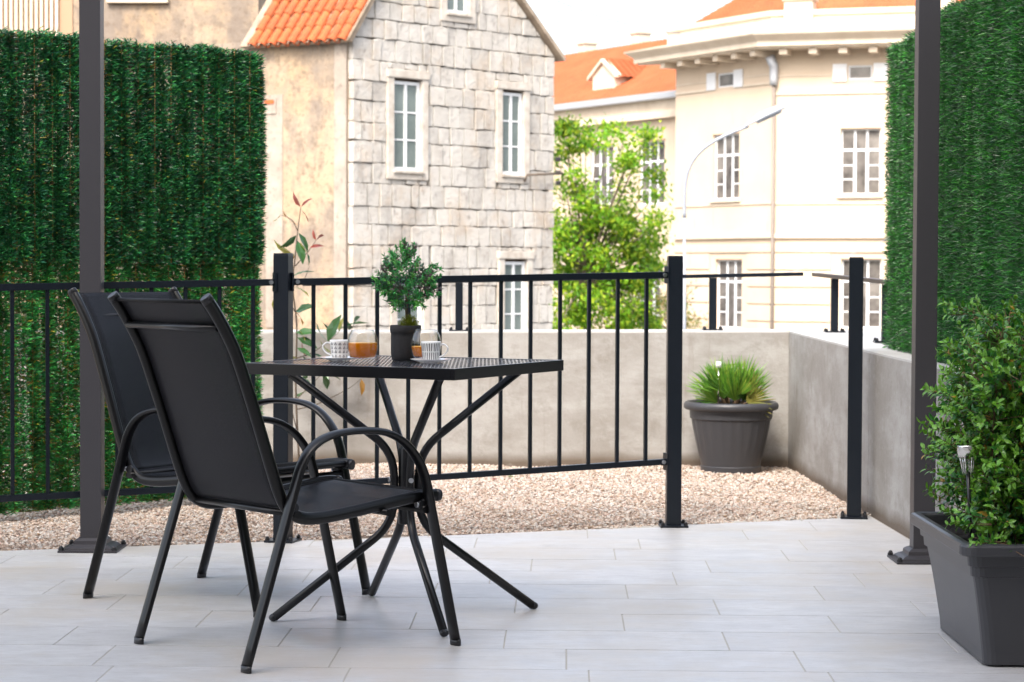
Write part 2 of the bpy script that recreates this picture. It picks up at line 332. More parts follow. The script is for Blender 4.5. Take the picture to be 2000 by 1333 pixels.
# gravel bed and stones
gp = MB(); gx = [(-5.2, edgeY(-5)), (E2.x, E2.y), (e3.x, e3.y), (1.5, e3.y), (1.43, 11.33), (-5.2, 11.36)]
gp.prism([(x, y, -.07) for x, y in gx], (0, 0, .058))
bed = gp.build('gravel_bed', 'gravelbed'); tag(bed, kind='structure')
N = 80000
gX = RNG.uniform(-2.9, 1.5, N*2); gY = RNG.uniform(7.4, 11.36, N*2)
eY = np.where(gX < E2.x, e1.y+(E2.y-e1.y)*(gX-e1.x)/(E2.x-e1.x), E2.y+(e3.y-E2.y)*(gX-E2.x)/(e3.x-E2.x))
ok = (gY > eY+.004-RNG.exponential(.014, len(gY))*(RNG.random(len(gY)) < .06)) & (gX < 1.426+(11.305-gY)*.02712-.006); gX, gY = gX[ok][:N], gY[ok][:N]; N = len(gX)
ico = bmesh.new(); bmesh.ops.create_icosphere(ico, subdivisions=1, radius=1); iv = np.array([v.co[:] for v in ico.verts]); fi = np.array([[v.index for v in f.verts] for f in ico.faces]); ico.free()
size = RNG.uniform(.0038, .0085, N)**1.0; 
sc = np.stack([size*RNG.uniform(.8, 1.3, N), size*RNG.uniform(.7, 1.1, N), size*RNG.uniform(.45, .8, N)], 1)
an = RNG.uniform(0, 6.28, N); tl = RNG.uniform(-.6, .6, N)
P = iv[None]*(1+RNG.uniform(-.25, .25, (N, 12, 1)))*sc[:, None]
ct, st = np.cos(tl)[:, None], np.sin(tl)[:, None]; x, y, z = P[..., 0], P[..., 1]*ct-P[..., 2]*st, P[..., 1]*st+P[..., 2]*ct
ca, sa = np.cos(an)[:, None], np.sin(an)[:, None]
bump = .010*np.sin(gX*5.1+1)*np.sin(gY*4.3)+.006*np.sin(gX*13+gY*7)
P = np.stack([x*ca-y*sa+gX[:, None], x*sa+y*ca+gY[:, None], z+(-.004+bump*.6+RNG.uniform(0, .006, N))[:, None]], 2).reshape(-1, 3)
pal = np.array([(.62, .50, .41), (.68, .60, .53), (.55, .42, .33), (.60, .44, .36), (.72, .67, .61), (.36, .27, .21), (.50, .36, .24)])
pal = pal*.80
pc = pal[RNG.choice(7, N, p=[.28, .22, .15, .13, .14, .04, .04])]*RNG.uniform(.85, 1.12, (N, 1))
Fg = (fi[None]+(np.arange(N)*12)[:, None, None]).reshape(-1, 3)
st_ = raw('gravel_stones', P, Fg, np.repeat(pc, 12, 0), 'gravel'); tag(st_, 'small cream and pinkish gravel stones between the terrace edge and the low wall', 'gravel', kind='stuff')
# ================================================================ LOW WALLS
def lowwall(name, label, quad, ztop, zcor):
    """quad: four plan corners (inner a, inner b, outer b, outer a) with their top heights"""
    t = thing(name, label, 'wall', (quad[0][0], quad[0][1], -.07))
    m_ = MB(); n = 4; bt = [(x, y, -.07) for x, y in quad]; tp = [(x, y, z-.004) for (x, y), z in zip(quad, ztop)]
    m_.add(bt+tp, [(3, 2, 1, 0), (4, 5, 6, 7)]+[(j, (j+1) % 4, 4+(j+1) % 4, 4+j) for j in range(4)]); m_.build('wall_body', 'concrete', t)
    m_ = MB(); cx = sum(x for x, y in quad)/4; cyy = sum(y for x, y in quad)/4
    q = quad; a = [(x, y, z-.004) for (x, y), z in zip(q, ztop)]; c = [(x+(cx-x)*.0, y, z+.004) for (x, y), z in zip(q, ztop)]
    k = Vector((0, 0, 0)); m_.add(a+c, [(4, 5, 6, 7)]+[(j, (j+1) % 4, 4+(j+1) % 4, 4+j) for j in range(4)]); m_.build('wall_top', 'coping', t)
    return t
lowwall('low_wall', 'low grey concrete wall running across behind the gravel bed', [(-5.2, 11.36), (1.4245, 11.33), (1.4245, 11.70), (-5.2, 11.72)], [.655, .694, .694, .655], 0)
sw_ = lowwall('low_wall', 'low grey concrete wall along the right side, from the corner towards the planter', [(inner_x(11.34), 11.34), (inner_x(9.153), 9.153), (inner_x(9.153)+.45, 9.153), (1.89, 11.70)], [.694, .673, .673, .694], 0)
t_ = sw_
q = [(inner_x(9.147), 9.147), (inner_x(2), 2.0), (inner_x(2)+.45, 2.0), (inner_x(9.147)+.45, 9.147)]; zt = [.673, .64, .64, .673]   # beyond the casting joint
m_ = MB(); m_.add([(x, y, -.07) for x, y in q]+[(x, y, z-.004) for (x, y), z in zip(q, zt)], [(3, 2, 1, 0), (4, 5, 6, 7)]+[(j, (j+1) % 4, 4+(j+1) % 4, 4+j) for j in range(4)]); m_.build('wall_body', 'concrete', t_)
m_ = MB(); m_.add([(x, y, z-.004) for (x, y), z in zip(q, zt)]+[(x, y, z+.004) for (x, y), z in zip(q, zt)], [(4, 5, 6, 7)]+[(j, (j+1) % 4, 4+(j+1) % 4, 4+j) for j in range(4)]); m_.build('wall_top', 'coping', t_)
# ================================================================ POSTS AND RAILINGS
def nutcap(t, p, r=.011, m='nut'):
    m_ = MB(); m_.cyl(p, p+Z*.008, r, 6, smooth=False); m_.sphere(p+Z*.009, r*.8, 8, 5); m_.build('nut', m, t)
def fence_post(t, P, top, rz, wd=.058):
    ax = (Vector((math.cos(rz), math.sin(rz), 0)), Vector((-math.sin(rz), math.cos(rz), 0)), Z)
    m_ = MB(); m_.box(P+Z*(top/2+.003), (wd/2, wd/2, top/2-.003), ax, bev=.003); m_.build('post', 'fence', t)
    m_ = MB(); m_.box(P+Z*(top+.002), (wd/2-.001, wd/2-.001, .003), ax, bev=.002); m_.build('post_cap', 'fence', t)
    m_ = MB(); m_.box(P+Z*.004, (.055, .055, .004), ax, bev=.002); m_.build('base_plate', 'fence', t)
    for i in (-1, 1):
        for j in (-1, 1): nutcap(t, P+ax[0]*(.045*i)+ax[1]*(.045*j)+Z*.008, .008)
P1 = onz(553, 1058); P2 = onz(1315, 1029); P3 = onz(1668, 1012)
fdir = (P2-P1).normalized(); frz = math.atan2(fdir.y, fdir.x); fnrm = Vector((-fdir.y, fdir.x, 0))
def hline(px, py, A=P1, D=fdir): return onpl(A, D, px, py)
rail = thing('metal_railing', 'dark grey metal railing with thin vertical bars behind the table and chairs', 'railing', P1)
P0 = P1-fdir*1.62
for P in (P0, P1, P2): fence_post(rail, P, 1.062, R(2) if P is P2 else R(-14) if P is P1 else 0)
def panel(pa, pb, ta, tb, ba, bb, ts):
    """top rail heights ta, tb and bottom rail heights ba, bb at pa and pb; ts = baluster distances from P1"""
    a = (pa-P1).dot(fdir); b_ = (pb-P1).dot(fdir)
    H = lambda t, ha, hb: ha+(hb-ha)*(t-a)/(b_-a)
    for nm, ha, hb, hh in (('top_rail', ta, tb, .0125), ('bottom_rail', ba, bb, .0115)):
        m_ = MB(); A = P1+fdir*(a+.034)+Z*(H(a+.034, ha, hb)-hh); B = P1+fdir*(b_-.034)+Z*(H(b_-.034, ha, hb)-hh)
        d = (B-A).normalized(); m_.box((A+B)/2, ((B-A).length/2, .0125, hh), (d, fnrm, d.cross(fnrm)), bev=.002); m_.build(nm, 'fence', rail)
        for T, sgn in ((A, 1), (B, -1)):
            m_ = MB(); m_.box(T-d*.002*sgn, (.004, .022, .034), (d, fnrm, Z), bev=.001); m_.box(T+d*.012*sgn-fnrm*.0145, (.014, .002, .012), (d, fnrm, Z)); m_.build('bracket', 'fence', rail)
            m_ = MB(); q = T+d*.016*sgn-fnrm*.0165; m_.cyl(q, q-fnrm*.006, .008, 10); m_.build('bolt', 'bolt', rail)
    for t in ts:
        m_ = MB(); z0 = H(t, ba, bb); z1 = H(t, ta, tb)-.024
        m_.box(P1+fdir*t+Z*((z0+z1)/2), (.0065, .0065, (z1-z0)/2+.003), (fdir, fnrm, Z)); m_.build('baluster', 'fence', rail)
t1 = hline(590, 545)[1]; t2 = hline(1298, 531)[1]; b1 = hline(840, 927); b2 = hline(1298, 896); L2 = (P2-P1).length
bb0 = b2[1]+(b1[1]-b2[1])*(b2[0]-.0)/(b2[0]-b1[0])
panel(P1, P2, t1, t2, bb0, b2[1], [hline(x, 640)[0] for x in (612.5, 675, 737, 798, 859, 918.5, 978.5, 1036.5, 1094, 1150.5, 1206.5, 1262.5)])
l0 = hline(0, 555); l1 = hline(530, 545.5); m0 = hline(5, 968); m1 = hline(365, 949)
sl_ = (l1[1]-l0[1])/(l1[0]-l0[0]); sm_ = (m1[1]-m0[1])/(m1[0]-m0[0]); a0 = -1.62
panel(P0, P1, l0[1]+sl_*(a0-l0[0]), l0[1]-sl_*l0[0], m0[1]+sm_*(a0-m0[0]), m0[1]-sm_*m0[0], [hline(x, 640)[0] for x in (-44, 24, 93, 162, 229, 296, 362.5, 429, 494)])
sp = thing('fence_post', 'free standing dark metal post on the terrace edge near the side wall', 'post', P3); fence_post(sp, P3, 1.062, R(-8))
# handrails on the walls
def handrail(label, posts, ends, pw, name='handrail', rw=.02, rh=.0095):
    t = thing(name, label, 'handrail', posts[0][0])
    A, B = ends; d = (B-A).normalized(); n = Vector((-d.y, d.x, 0)).normalized()
    m_ = MB(); m_.box((A+B)/2-Z*rh, ((B-A).length/2, rw, rh), (d, n, d.cross(n)), bev=.0015); m_.build('rail', 'fence', t)
    for p, rz in posts:
        ax = (Vector((math.cos(rz), math.sin(rz), 0)), Vector((-math.sin(rz), math.cos(rz), 0)), Z)
        s_ = (p-A).dot(d)/(B-A).dot(d)*1.0; ztop = A.z+(B.z-A.z)*((p-A).length/(B-A).length)-2*rh-.001
        m_ = MB(); m_.box(Vector((p.x, p.y, (p.z+.006+ztop)/2)), (pw/2, pw/2, (ztop-p.z-.006)/2), ax, bev=.002); m_.build('post', 'fence', t)
        m_ = MB(); m_.box(p+Z*.003, (.052, .045, .003), ax); m_.build('base_plate', 'fence', t)
        for i in (-1, 1):
            for j in (-1, 1): nutcap(t, p+ax[0]*(.042*i)+ax[1]*(.034*j)+Z*.006, .007)
    return t
wz = lambda x: .655+(.694-.655)*(x+5.2)/6.62+.004
h1 = onY(1392, 640, 11.52); h2 = onY(897, 640, 11.45); ra = onY(1568, 532.5, 11.545); rb = onY(897, 546, 11.45); rb = rb+(rb-ra)*.45
handrail('low dark handrail on short posts along the top of the back wall', [(Vector((h1.x, 11.52, wz(h1.x))), 0), (Vector((h2.x, 11.45, wz(h2.x))), 0), (Vector((-1.62, 11.42, wz(-1.62))), 0)], (rb, ra), .038)
s1 = Vector((1.644, 11.24, .694+.002)); s2 = Vector((1.69, 9.97, .688)); rA = onY(1593, 533.5, 11.75); rB = onY(1735, 547.5, 9.9); rB = rB+(rB-rA)*.18
handrail('short dark handrail on two posts on the side wall, beside the green screen', [(s1, R(-2)), (s2, R(-2))], (rA, rB), .036)
# pergola posts
def pergola_post(label, P, rz):
    t = thing('pergola_post', label, 'post', P, 0, 'tall grey posts at the terrace edge'); w_ = .0375
    ax = (Vector((math.cos(rz), math.sin(rz), 0)), Vector((-math.sin(rz), math.cos(rz), 0)), Z)
    m_ = MB(); m_.box(P+Z*1.27, (w_, w_, 1.23), ax, bev=.003); m_.build('post', 'postgrey', t)
    m_ = MB(); m_.box(P+Z*.004, (.105, .105, .004), ax, bev=.003)
    prof = [(.085, .008), (.083, .014), (.070, .022), (.058, .026), (.056, .038), (.048, .044), (.040, .048)]
    for (r0, z0), (r1, z1) in zip(prof[:-1], prof[1:]):
        q0 = [P+ax[0]*(r0*i)+ax[1]*(r0*j)+Z*z0 for i, j in ((-1, -1), (1, -1), (1, 1), (-1, 1))]; q1 = [P+ax[0]*(r1*i)+ax[1]*(r1*j)+Z*z1 for i, j in ((-1, -1), (1, -1), (1, 1), (-1, 1))]
        m_.add(q0+q1, [(j, (j+1) % 4, 4+(j+1) % 4, 4+j) for j in range(4)])
    m_.build('base_plate', 'postgrey', t)
    for i in (-1, 1):
        for j in (-1, 1): nutcap(t, P+ax[0]*(.094*i)+ax[1]*(.094*j)+Z*.008, .010)
PL = onz(181, 1074); PR = onz(1801, 1096)
pergola_post('tall square grey post on the left, in front of the green screen and railing', PL, R(0))
pergola_post('tall square grey post on the right, behind the planter and its bush', PR, R(0))
# ================================================================ CHAIRS
def build_chair(label):
    t = thing('garden_chair', label, 'chair', (0, 0, 0), 0, 'black mesh garden chairs at the table')
    arm = [(-.345, .012), (-.264, .257), (-.203, .445), (-.178, .515), (-.142, .560), (-.085, .585), (-.005, .5925), (.077, .586), (.135, .562), (.180, .520), (.211, .465), (.239, .353), (.318, .012)]
    sl = [(-.440, .938), (-.412, .90), (-.378, .845), (-.348, .785), (-.300, .655), (-.252, .515), (-.222, .435), (-.196, .395), (-.155, .373), (-.09, .370), (.02, .381), (.15, .398), (.235, .408), (.285, .405)]
    for s in (-1, 1):
        m_ = MB(); m_.tube(crv([(x, s*.268, z) for x, z in arm], 5), .0085, .0165, 12, up=(1, 0, 0) if 0 else None) if 0 else None
        pts = crv([(x, s*.268, z) for x, z in arm], 5); m_ = MB(); m_.tube(pts, .0205, .0095, 14, up=(0, 1, 0)); m_.build('side_frame', 'chair', t, False)
        pts = crv([(x, s*.234, z) for x, z in sl], 5); m_ = MB(); m_.tube(pts, .0125, .0165, 12, up=(0, 1, 0)); m_.build('sling_rail', 'chair', t, False)
        rail_pts = pts
        for k in (0, -1):
            m_ = MB(); p = Vector((arm[k][0], s*.268, 0)); d = Vector((arm[k][0]-arm[k+1 if k == 0 else -2][0], 0, arm[k][1]-arm[k+1 if k == 0 else -2][1])).normalized()
            m_.tube([p+Z*.016-d*.002, p+Z*.001], .0209, .0099, 14, up=(0, 1, 0)); m_.build('foot_cap', 'nut', t, False)
        for x, z in ((-.190, .402), (.215, .385)):
            m_ = MB(); q = Vector((x, s*.251, z)); 
            m_.cyl(q-Vector((0, .004, 0)), q+Vector((0, .004, 0)), .012, 10); m_.build('spacer', 'nut', t, False)
            m_ = MB(); q = Vector((x-.012, s*.251, z)); m_.cyl(q, q+Vector((-.006, 0, .001)), .0075, 10); m_.build('bolt', 'bolt', t, False)
        for q0_, q1_ in ((pts[1], pts[0]), (pts[-2], pts[-1])):
            dd_ = (q1_-q0_).normalized(); m_ = MB(); m_.tube([q1_-dd_*.012, q1_+dd_*.002, q1_+dd_*.005], .0131, .0171, 12, up=(0, 1, 0), taper=.9); m_.build('end_cap', 'nut', t, False)
    for x, z, r in ((-.186, .385, .0095), (.226, .372, .011), (.10, .372, .0085)):
        m_ = MB(); m_.tube([(x, -.262, z), (x, .262, z)], r, r*1.25, 10); m_.build('crossbar', 'chair', t, False)
    m_ = MB(); m_.tube([(-.398, -.226, .862), (-.398, .226, .862)], .009, .011, 10); m_.build('crossbar', 'table', t, False)
    # fabric: back and seat sheets with thickness, a little sag and a wrapped hem
    path = crv([(x, 0, z) for x, z in sl], 4); cutz = .40
    def sheet(name, pts, sag, m='sling'):
        m_ = MB(); nw = 10; n = len(pts); vs = []
        for k, off in ((0, .0012), (1, -.0012)):
            for i, p in enumerate(pts):
                a = pts[max(0, i-1)]; b_ = pts[min(n-1, i+1)]; tn = (b_-a).normalized(); nr = Vector((-tn.z, 0, tn.x))
                for j in range(nw+1):
                    y = -.226+.452*j/nw; e = 1-(2*j/nw-1)**2
                    vs.append(p+Vector((0, y, 0))+nr*(off-sag*e*math.sin(math.pi*min(1, max(0, i/(n-1))))+.0045))
        W = nw+1; o2 = n*W; fs = []
        for i in range(n-1):
            for j in range(nw):
                a = i*W+j; fs += [(a, a+1, a+W+1, a+W), (o2+a, o2+a+W, o2+a+W+1, o2+a+1)]
        for i in range(n-1): fs += [(i*W, i*W+W, o2+i*W+W, o2+i*W), (i*W+nw, o2+i*W+nw, o2+i*W+W+nw, i*W+W+nw)]
        for j in range(nw): fs += [(j, o2+j, o2+j+1, j+1), ((n-1)*W+j, (n-1)*W+j+1, o2+(n-1)*W+j+1, o2+(n-1)*W+j)]
        m_.add(vs, fs, True); return m_.build(name, m, t, False)
    k = next(i for i, p in enumerate(path) if i > 24 and p.z < cutz)
    sheet('backrest', path[1:k+1], .012); se = sheet('seat', path[k:-2], .010)
    for s in (-1, 1):
        m_ = MB(); pts = [p+Vector((0, s*.2225, 0)) for p in path[1:-2]]; nn = []
        for i, p in enumerate(pts):
            tn = (pts[min(i+1, len(pts)-1)]-pts[max(0, i-1)]).normalized(); nn.append(p+Vector((-tn.z, 0, tn.x))*.005)
        m_.tube(nn, .0125, .0022, 8, up=(0, 1, 0)); m_.build('hem', 'hem', t, False)
    p = path[-3]; m_ = MB(); m_.tube([(p.x, -.224, p.z+.002), (p.x, .224, p.z+.002)], .0085, .011, 10); m_.build('front_hem', 'hem', t, False)
    p = path[1]; m_ = MB(); m_.tube([(p.x, -.224, p.z), (p.x, .224, p.z)], .005, .005, 8); m_.build('top_hem', 'hem', t, False)
    return t
ch1 = build_chair('nearer black mesh armchair, its back towards the camera')
ch2 = copy_tree(ch1); ch2['label'] = 'farther black mesh armchair, seen from its front side, partly behind the nearer chair'
ch1.location = (-.564, 5.918, 0); ch1.rotation_euler.z = R(39.2)
ch2.location = (-.86, 6.77, 0); ch2.rotation_euler.z = R(-32)
# ================================================================ TABLE
TC = Vector((-.3056, 6.4125, 0)); TH = .7435; TA = .3176
tb = thing('garden_table', 'square dark metal table with a mesh top and splayed tube legs', 'table', TC)
ta = TA-math.pi/4; ax = Vector((math.cos(ta), math.sin(ta), 0)); ay = Vector((-math.sin(ta), math.cos(ta), 0)); HS = .343
for d, n in ((ax, ay), (ay, -ax), (-ax, -ay), (-ay, ax)):
    m_ = MB(); o = TC+d*(HS-.006)+Z*(TH-.016); m_.box(o, (.006, HS-.0005 if d in (ax, -ax) else HS-.0125, .016), (d, n, Z), bev=.002); m_.build('apron', 'table', tb)
m_ = MB(); hs_ = HS-.011; step = .0125; nb = int(hs_*2*1.42/step)
for fam in (1, -1):
    for k in range(-nb, nb+1):
        c = k*step; sl2 = .52*fam                 # strand: x = sl2*y + c, clipped to the square
        y0, y1 = -hs_, hs_
        if min(sl2*y0+c, sl2*y1+c) > hs_ or max(sl2*y0+c, sl2*y1+c) < -hs_: continue
        lim = sorted(((-hs_-c)/sl2, (hs_-c)/sl2)); y0 = max(y0, lim[0]); y1 = min(y1, lim[1])
        if y1-y0 < .004: continue
        A, B = [TC+ax*(sl2*y+c)+ay*y+Z*(TH-.0016-.0003*fam) for y in (y0, y1)]; d = (B-A).normalized()
        m_.box((A+B)/2, ((B-A).length/2, .0022, .00014), (d, Z.cross(d), Z))
tag(m_.build('mesh_top', 'meshtop', tb), kind='stuff')
for k in range(4):
    a = TA+k*math.pi/2; r_ = Vector((math.cos(a), math.sin(a), 0)); tg = Vector((-math.sin(a), math.cos(a), 0))
    prof = fillet([(.345, TH-.032), (.037, .480), (.037, .272), (.392, .012)], .075)
    m_ = MB(); m_.tube([TC+r_*r+Z*z for r, z in prof], .0125, n=12); m_.build('leg', 'table', tb)
    m_ = MB(); e = TC+r_*.394+Z*.012; m_.sphere(e, .0135, 12, 6, (1, 1, .85)); m_.build('foot_cap', 'nut', tb)
    m_ = MB(); q = TC+r_*.049+Z*.40; m_.cyl(q, q+r_*.005, .0075, 10); m_.build('bolt', 'bolt', tb)
m_ = MB(); m_.lathe([(0, .492), (.022, .492), (.0235, .489), (.0235, .272), (.022, .269), (0, .269)], TC, 16); m_.build('hub', 'nut', tb)
# ---------------------------------------------------------------- things on the table
TZ = TH-.0022
def saucer(label, c):
    m_ = MB(); m_.lathe([(0, .003), (.018, .003), (.022, .0), (.025, .001), (.040, .006), (.0585, .0115), (.0592, .0128), (.056, .0126), (.036, .0085), (.024, .006), (0, .006)], (0, 0, 0), 40)
    o = m_.build('saucer', 'whitecer'); o.location = c; return tag(o, label, 'saucer', 'white saucers on the table')
def cup(label, c, hang, pat):
    t = thing('coffee_cup', label, 'cup', c, 0, 'white patterned coffee cups on the table'); H_ = .056
    def rr(z): return .0225+.0065*(z/H_)**.8
    m_ = MB(); m_.lathe([(0, .001), (.020, .001), (.0215, 0), (.0225, .003)]+[(rr(z), z) for z in np.linspace(.006, H_, 8)]+[(rr(H_)-.001, H_+.0008)]+[(rr(z)-.0025, z) for z in np.linspace(H_, .006, 8)]+[(0, .004)], (0, 0, 0), 36); m_.build('body', 'whitecer', t, False)
    d = Vector((math.cos(hang), math.sin(hang), 0)); m_ = MB()
    m_.tube(crv([d*(rr(.046)-.001)+Z*.047, d*.037+Z*.049, d*.0475+Z*.042, d*.0485+Z*.032, d*.040+Z*.020, d*(rr(.012)-.0015)+Z*.011], 5), .0024, .0034, 8); m_.build('handle', 'whitecer', t, False)
    pr = MB()
    def pt(a, z): r = rr(z)+.00035; return Vector((r*math.cos(a), r*math.sin(a), z))
    def stroke(a0, z0, a1, z1, wd):
        A, B = pt(a0, z0), pt(a1, z1); mid = pt((a0+a1)/2, (z0+z1)/2); n = Vector((mid.x, mid.y, 0)).normalized(); d_ = (B-A).normalized(); s_ = d_.cross(n)
        pr.add([A+s_*wd*.5, A-s_*wd*.5, B-s_*wd*.4, B+s_*wd*.4], [(0, 1, 2, 3)])
    if pat == 'tri':
        for row in range(4):
            z = .043-.0115*row
            for k in range(13):
                a = 2*math.pi*k/13+.24*(row % 2)*0; h = .0065; wa = .13
                if abs(((a-hang+math.pi) % (2*math.pi))-math.pi) < .25: continue
                z_ = z if row < 3 else z-.001
                stroke(a-wa, z_, a, z_+h, .0015); stroke(a, z_+h, a+wa, z_, .0015); stroke(a-wa, z_, a+wa, z_, .0015)
    else:
        rg = random.Random(3)
        for k in range(26):
            a = 2*math.pi*k/26
            if abs(((a-hang+math.pi) % (2*math.pi))-math.pi) < .18: continue
            stroke(a+rg.uniform(-.03, .03), .052, a+rg.uniform(-.03, .03), .029, .0028); stroke(a+rg.uniform(-.03, .03), .026, a+rg.uniform(-.02, .02), .004, .0024)
    pr.build('pattern', 'inkmat', t, False); return t
def tumbler(label, c, lev):
    t = thing('juice_glass', label, 'glass', c, 0, 'glasses of orange juice on the table'); H_ = .094
    ro = lambda z: .0445*math.sqrt(max(0, 1-((z-.050)/.062)**2))*1.0
    out = [(0, .000), (.019, .000), (.021, .002), (.019, .005), (.0205, .009)]+[(max(.0205, ro(z)), z) for z in np.linspace(.012, H_, 14)]
    inn = [(max(.004, ro(z)-.0018), z) for z in np.linspace(H_, .016, 14)]+[(0, .0125)]
    m_ = MB(); m_.lathe(out+[(ro(H_)-.0009, H_+.0008)]+inn, (0, 0, 0), 40); m_.build('bowl', 'glass', t, False)
    jz = np.linspace(.0165, lev, 10)
    m_ = MB(); m_.lathe([(0, .0138)]+[(max(.004, ro(z)-.0023), z) for z in jz], (0, 0, 0), 40); m_.build('orange_juice', 'juice', t, False)
    m_ = MB(); m_.lathe([(ro(lev)-.0023, lev), (ro(lev)-.0026, lev+.0008), (0, lev+.0008)], (0, 0, 0), 40); m_.build('juice_surface', 'juicetop', t, False)
    return t
sc1 = Vector((-.503, 6.435, TZ)); saucer('white saucer under the cup with triangles', sc1); cup('white coffee cup printed with small black triangles', sc1+Vector((.0, 0, .0062)), R(188), 'tri')
sc2 = Vector((-.2325, 6.335, TZ)); saucer('white saucer under the cup with black strokes', sc2); cup('white coffee cup printed with rows of black strokes', sc2+Vector((0, 0, .0062)), R(-8), 'str')
tumbler('rounded glass of orange juice beside the triangle cup', Vector((-.430, 6.355, TZ)), .057)
tumbler('rounded glass of orange juice between the black pot and the stroke cup', Vector((-.250, 6.425, TZ)), .045)
# ---- leaf scatter helper
def leafmesh(P_, D_, N_, L_, W_, C_, bend=.15):
    """pointed oval leaves: base P, direction D, normal N, length, width, colour -> V, F(3), cols; six triangles each"""
    n = len(P_); D_ = D_/np.linalg.norm(D_, axis=1, keepdims=True); S_ = np.cross(D_, N_); S_ /= np.linalg.norm(S_, axis=1, keepdims=True)+1e-9; N_ = np.cross(S_, D_)
    L_ = L_[:, None]; W_ = W_[:, None]
    pts = [P_, P_+D_*L_*.35+S_*W_*.5+N_*L_*bend*.3, P_+D_*L_*.35-S_*W_*.5+N_*L_*bend*.3, P_+D_*L_*.5+N_*L_*0, P_+D_*L_*.72+S_*W_*.36, P_+D_*L_*.72-S_*W_*.36, P_+D_*L_-N_*L_*bend]
    V = np.stack(pts, 1).reshape(-1, 3); F = np.array([(0, 3, 1), (0, 2, 3), (1, 3, 4), (2, 5, 3), (3, 6, 4), (3, 5, 6)])
    F = (F[None]+(np.arange(n)*7)[:, None, None]).reshape(-1, 3); return V, F, np.repeat(C_, 7, 0)
def unit(n, up=0.0):
    v = RNG.normal(size=(n, 3)); v /= np.linalg.norm(v, axis=1, keepdims=True); v[:, 2] += up; return v/np.linalg.norm(v, axis=1, keepdims=True)
# ---- topiary
tp = thing('topiary_plant', 'small artificial green ball tree in a black fabric pot on the table', 'plant', (-.314, 6.505, TZ))
o_ = Vector((-.314, 6.505, TZ))
m_ = MB(); m_.lathe([(0, .0), (.036, .0), (.0405, .006), (.043, .022), (.0435, .070), (.0425, .080), (.0450, .083), (.0460, .090), (.0455, .103), (.0440, .105), (.041, .103), (.041, .094), (0, .094)], o_, 40, fl=lambda j, r, z: r*(1+.012*math.sin(j*2.1)+.008*math.sin(j*5+z*90))); m_.build('pot', 'potcloth', tp)
m_ = MB(); m_.tube(crv([o_+Vector((.003, 0, .09)), o_+Vector((.002, 0, .13)), o_+Vector((.0, 0, .17)), o_+Vector((.002, 0, .25))], 4), .003, n=7, taper=.7); m_.tube(crv([o_+Vector((.006, 0, .09)), o_+Vector((.007, .002, .13)), o_+Vector((.003, .002, .19))], 4), .002, n=6, taper=.7); m_.build('stem', 'twig', tp)
n = 1100; q = unit(n); q[:, 2] = abs(q[:, 2]); rr_ = RNG.uniform(.2, 1, (n, 1)); base = np.array(o_+Vector((.010, -.006, .100)))+q*rr_*np.array([.029, .026, .034])
V, F, C_ = leafmesh(base, q+unit(n)*.5, unit(n), RNG.uniform(.006, .010, n), RNG.uniform(.0012, .0022, n), np.array([(.26, .30, .015)])*RNG.uniform(.5, 1.3, (n, 1))); raw('moss', V, F, C_, 'moss', tp)
cc = np.array([o_.x+.002, o_.y, 0.972])
clus = []
for _ in range(250):
    d = unit(1)[0]; r = RNG.uniform(.35, 1)**.5; top = 1+.35*(abs(d[0]) < .35)*(d[2] > .5)
    clus.append((cc+d*r*np.array([.084, .076, .082*top])*(1 if d[2] > 0 else .95)*RNG.uniform(.86, 1.08), d))
tw_ = MB(); LP, LD, LC = [], [], []
for p, d in clus:
    if p[2] < .94 and abs(p[0]-cc[0]) > .045 or p[2] < .912: continue
    if p[2] > 1.01 and abs(p[0]-cc[0]+.015) > .045: continue
    ax_ = d+unit(1)[0]*.5+np.array([0, 0, .35]); ax_ /= np.linalg.norm(ax_); col = (.05, .30, .07) if RNG.random() > .33 else (.08, .17, .11)
    if RNG.random() < .15: col = (.14, .48, .09)
    if RNG.random() < .12: col = (.12, .09, .09)
    tw_.tube([Vector(p)-Vector(ax_)*.012, Vector(p)+Vector(ax_)*.028], .0006, n=4)
    for k in range(20):
        s_ = RNG.uniform(-.006, .028); LP.append(p+ax_*s_); LD.append(ax_*.8+unit(1)[0]); LC.append(np.array(col)*RNG.uniform(.6, 1.5))
n = len(LP); V, F, C_ = leafmesh(np.array(LP), np.array(LD), unit(n), RNG.uniform(.010, .016, n), RNG.uniform(.0034, .0050, n), np.array(LC))
tag(raw('crown', V, F, C_, 'leaf', tp), kind='stuff'); tw_.build('twigs', 'twig', tp)
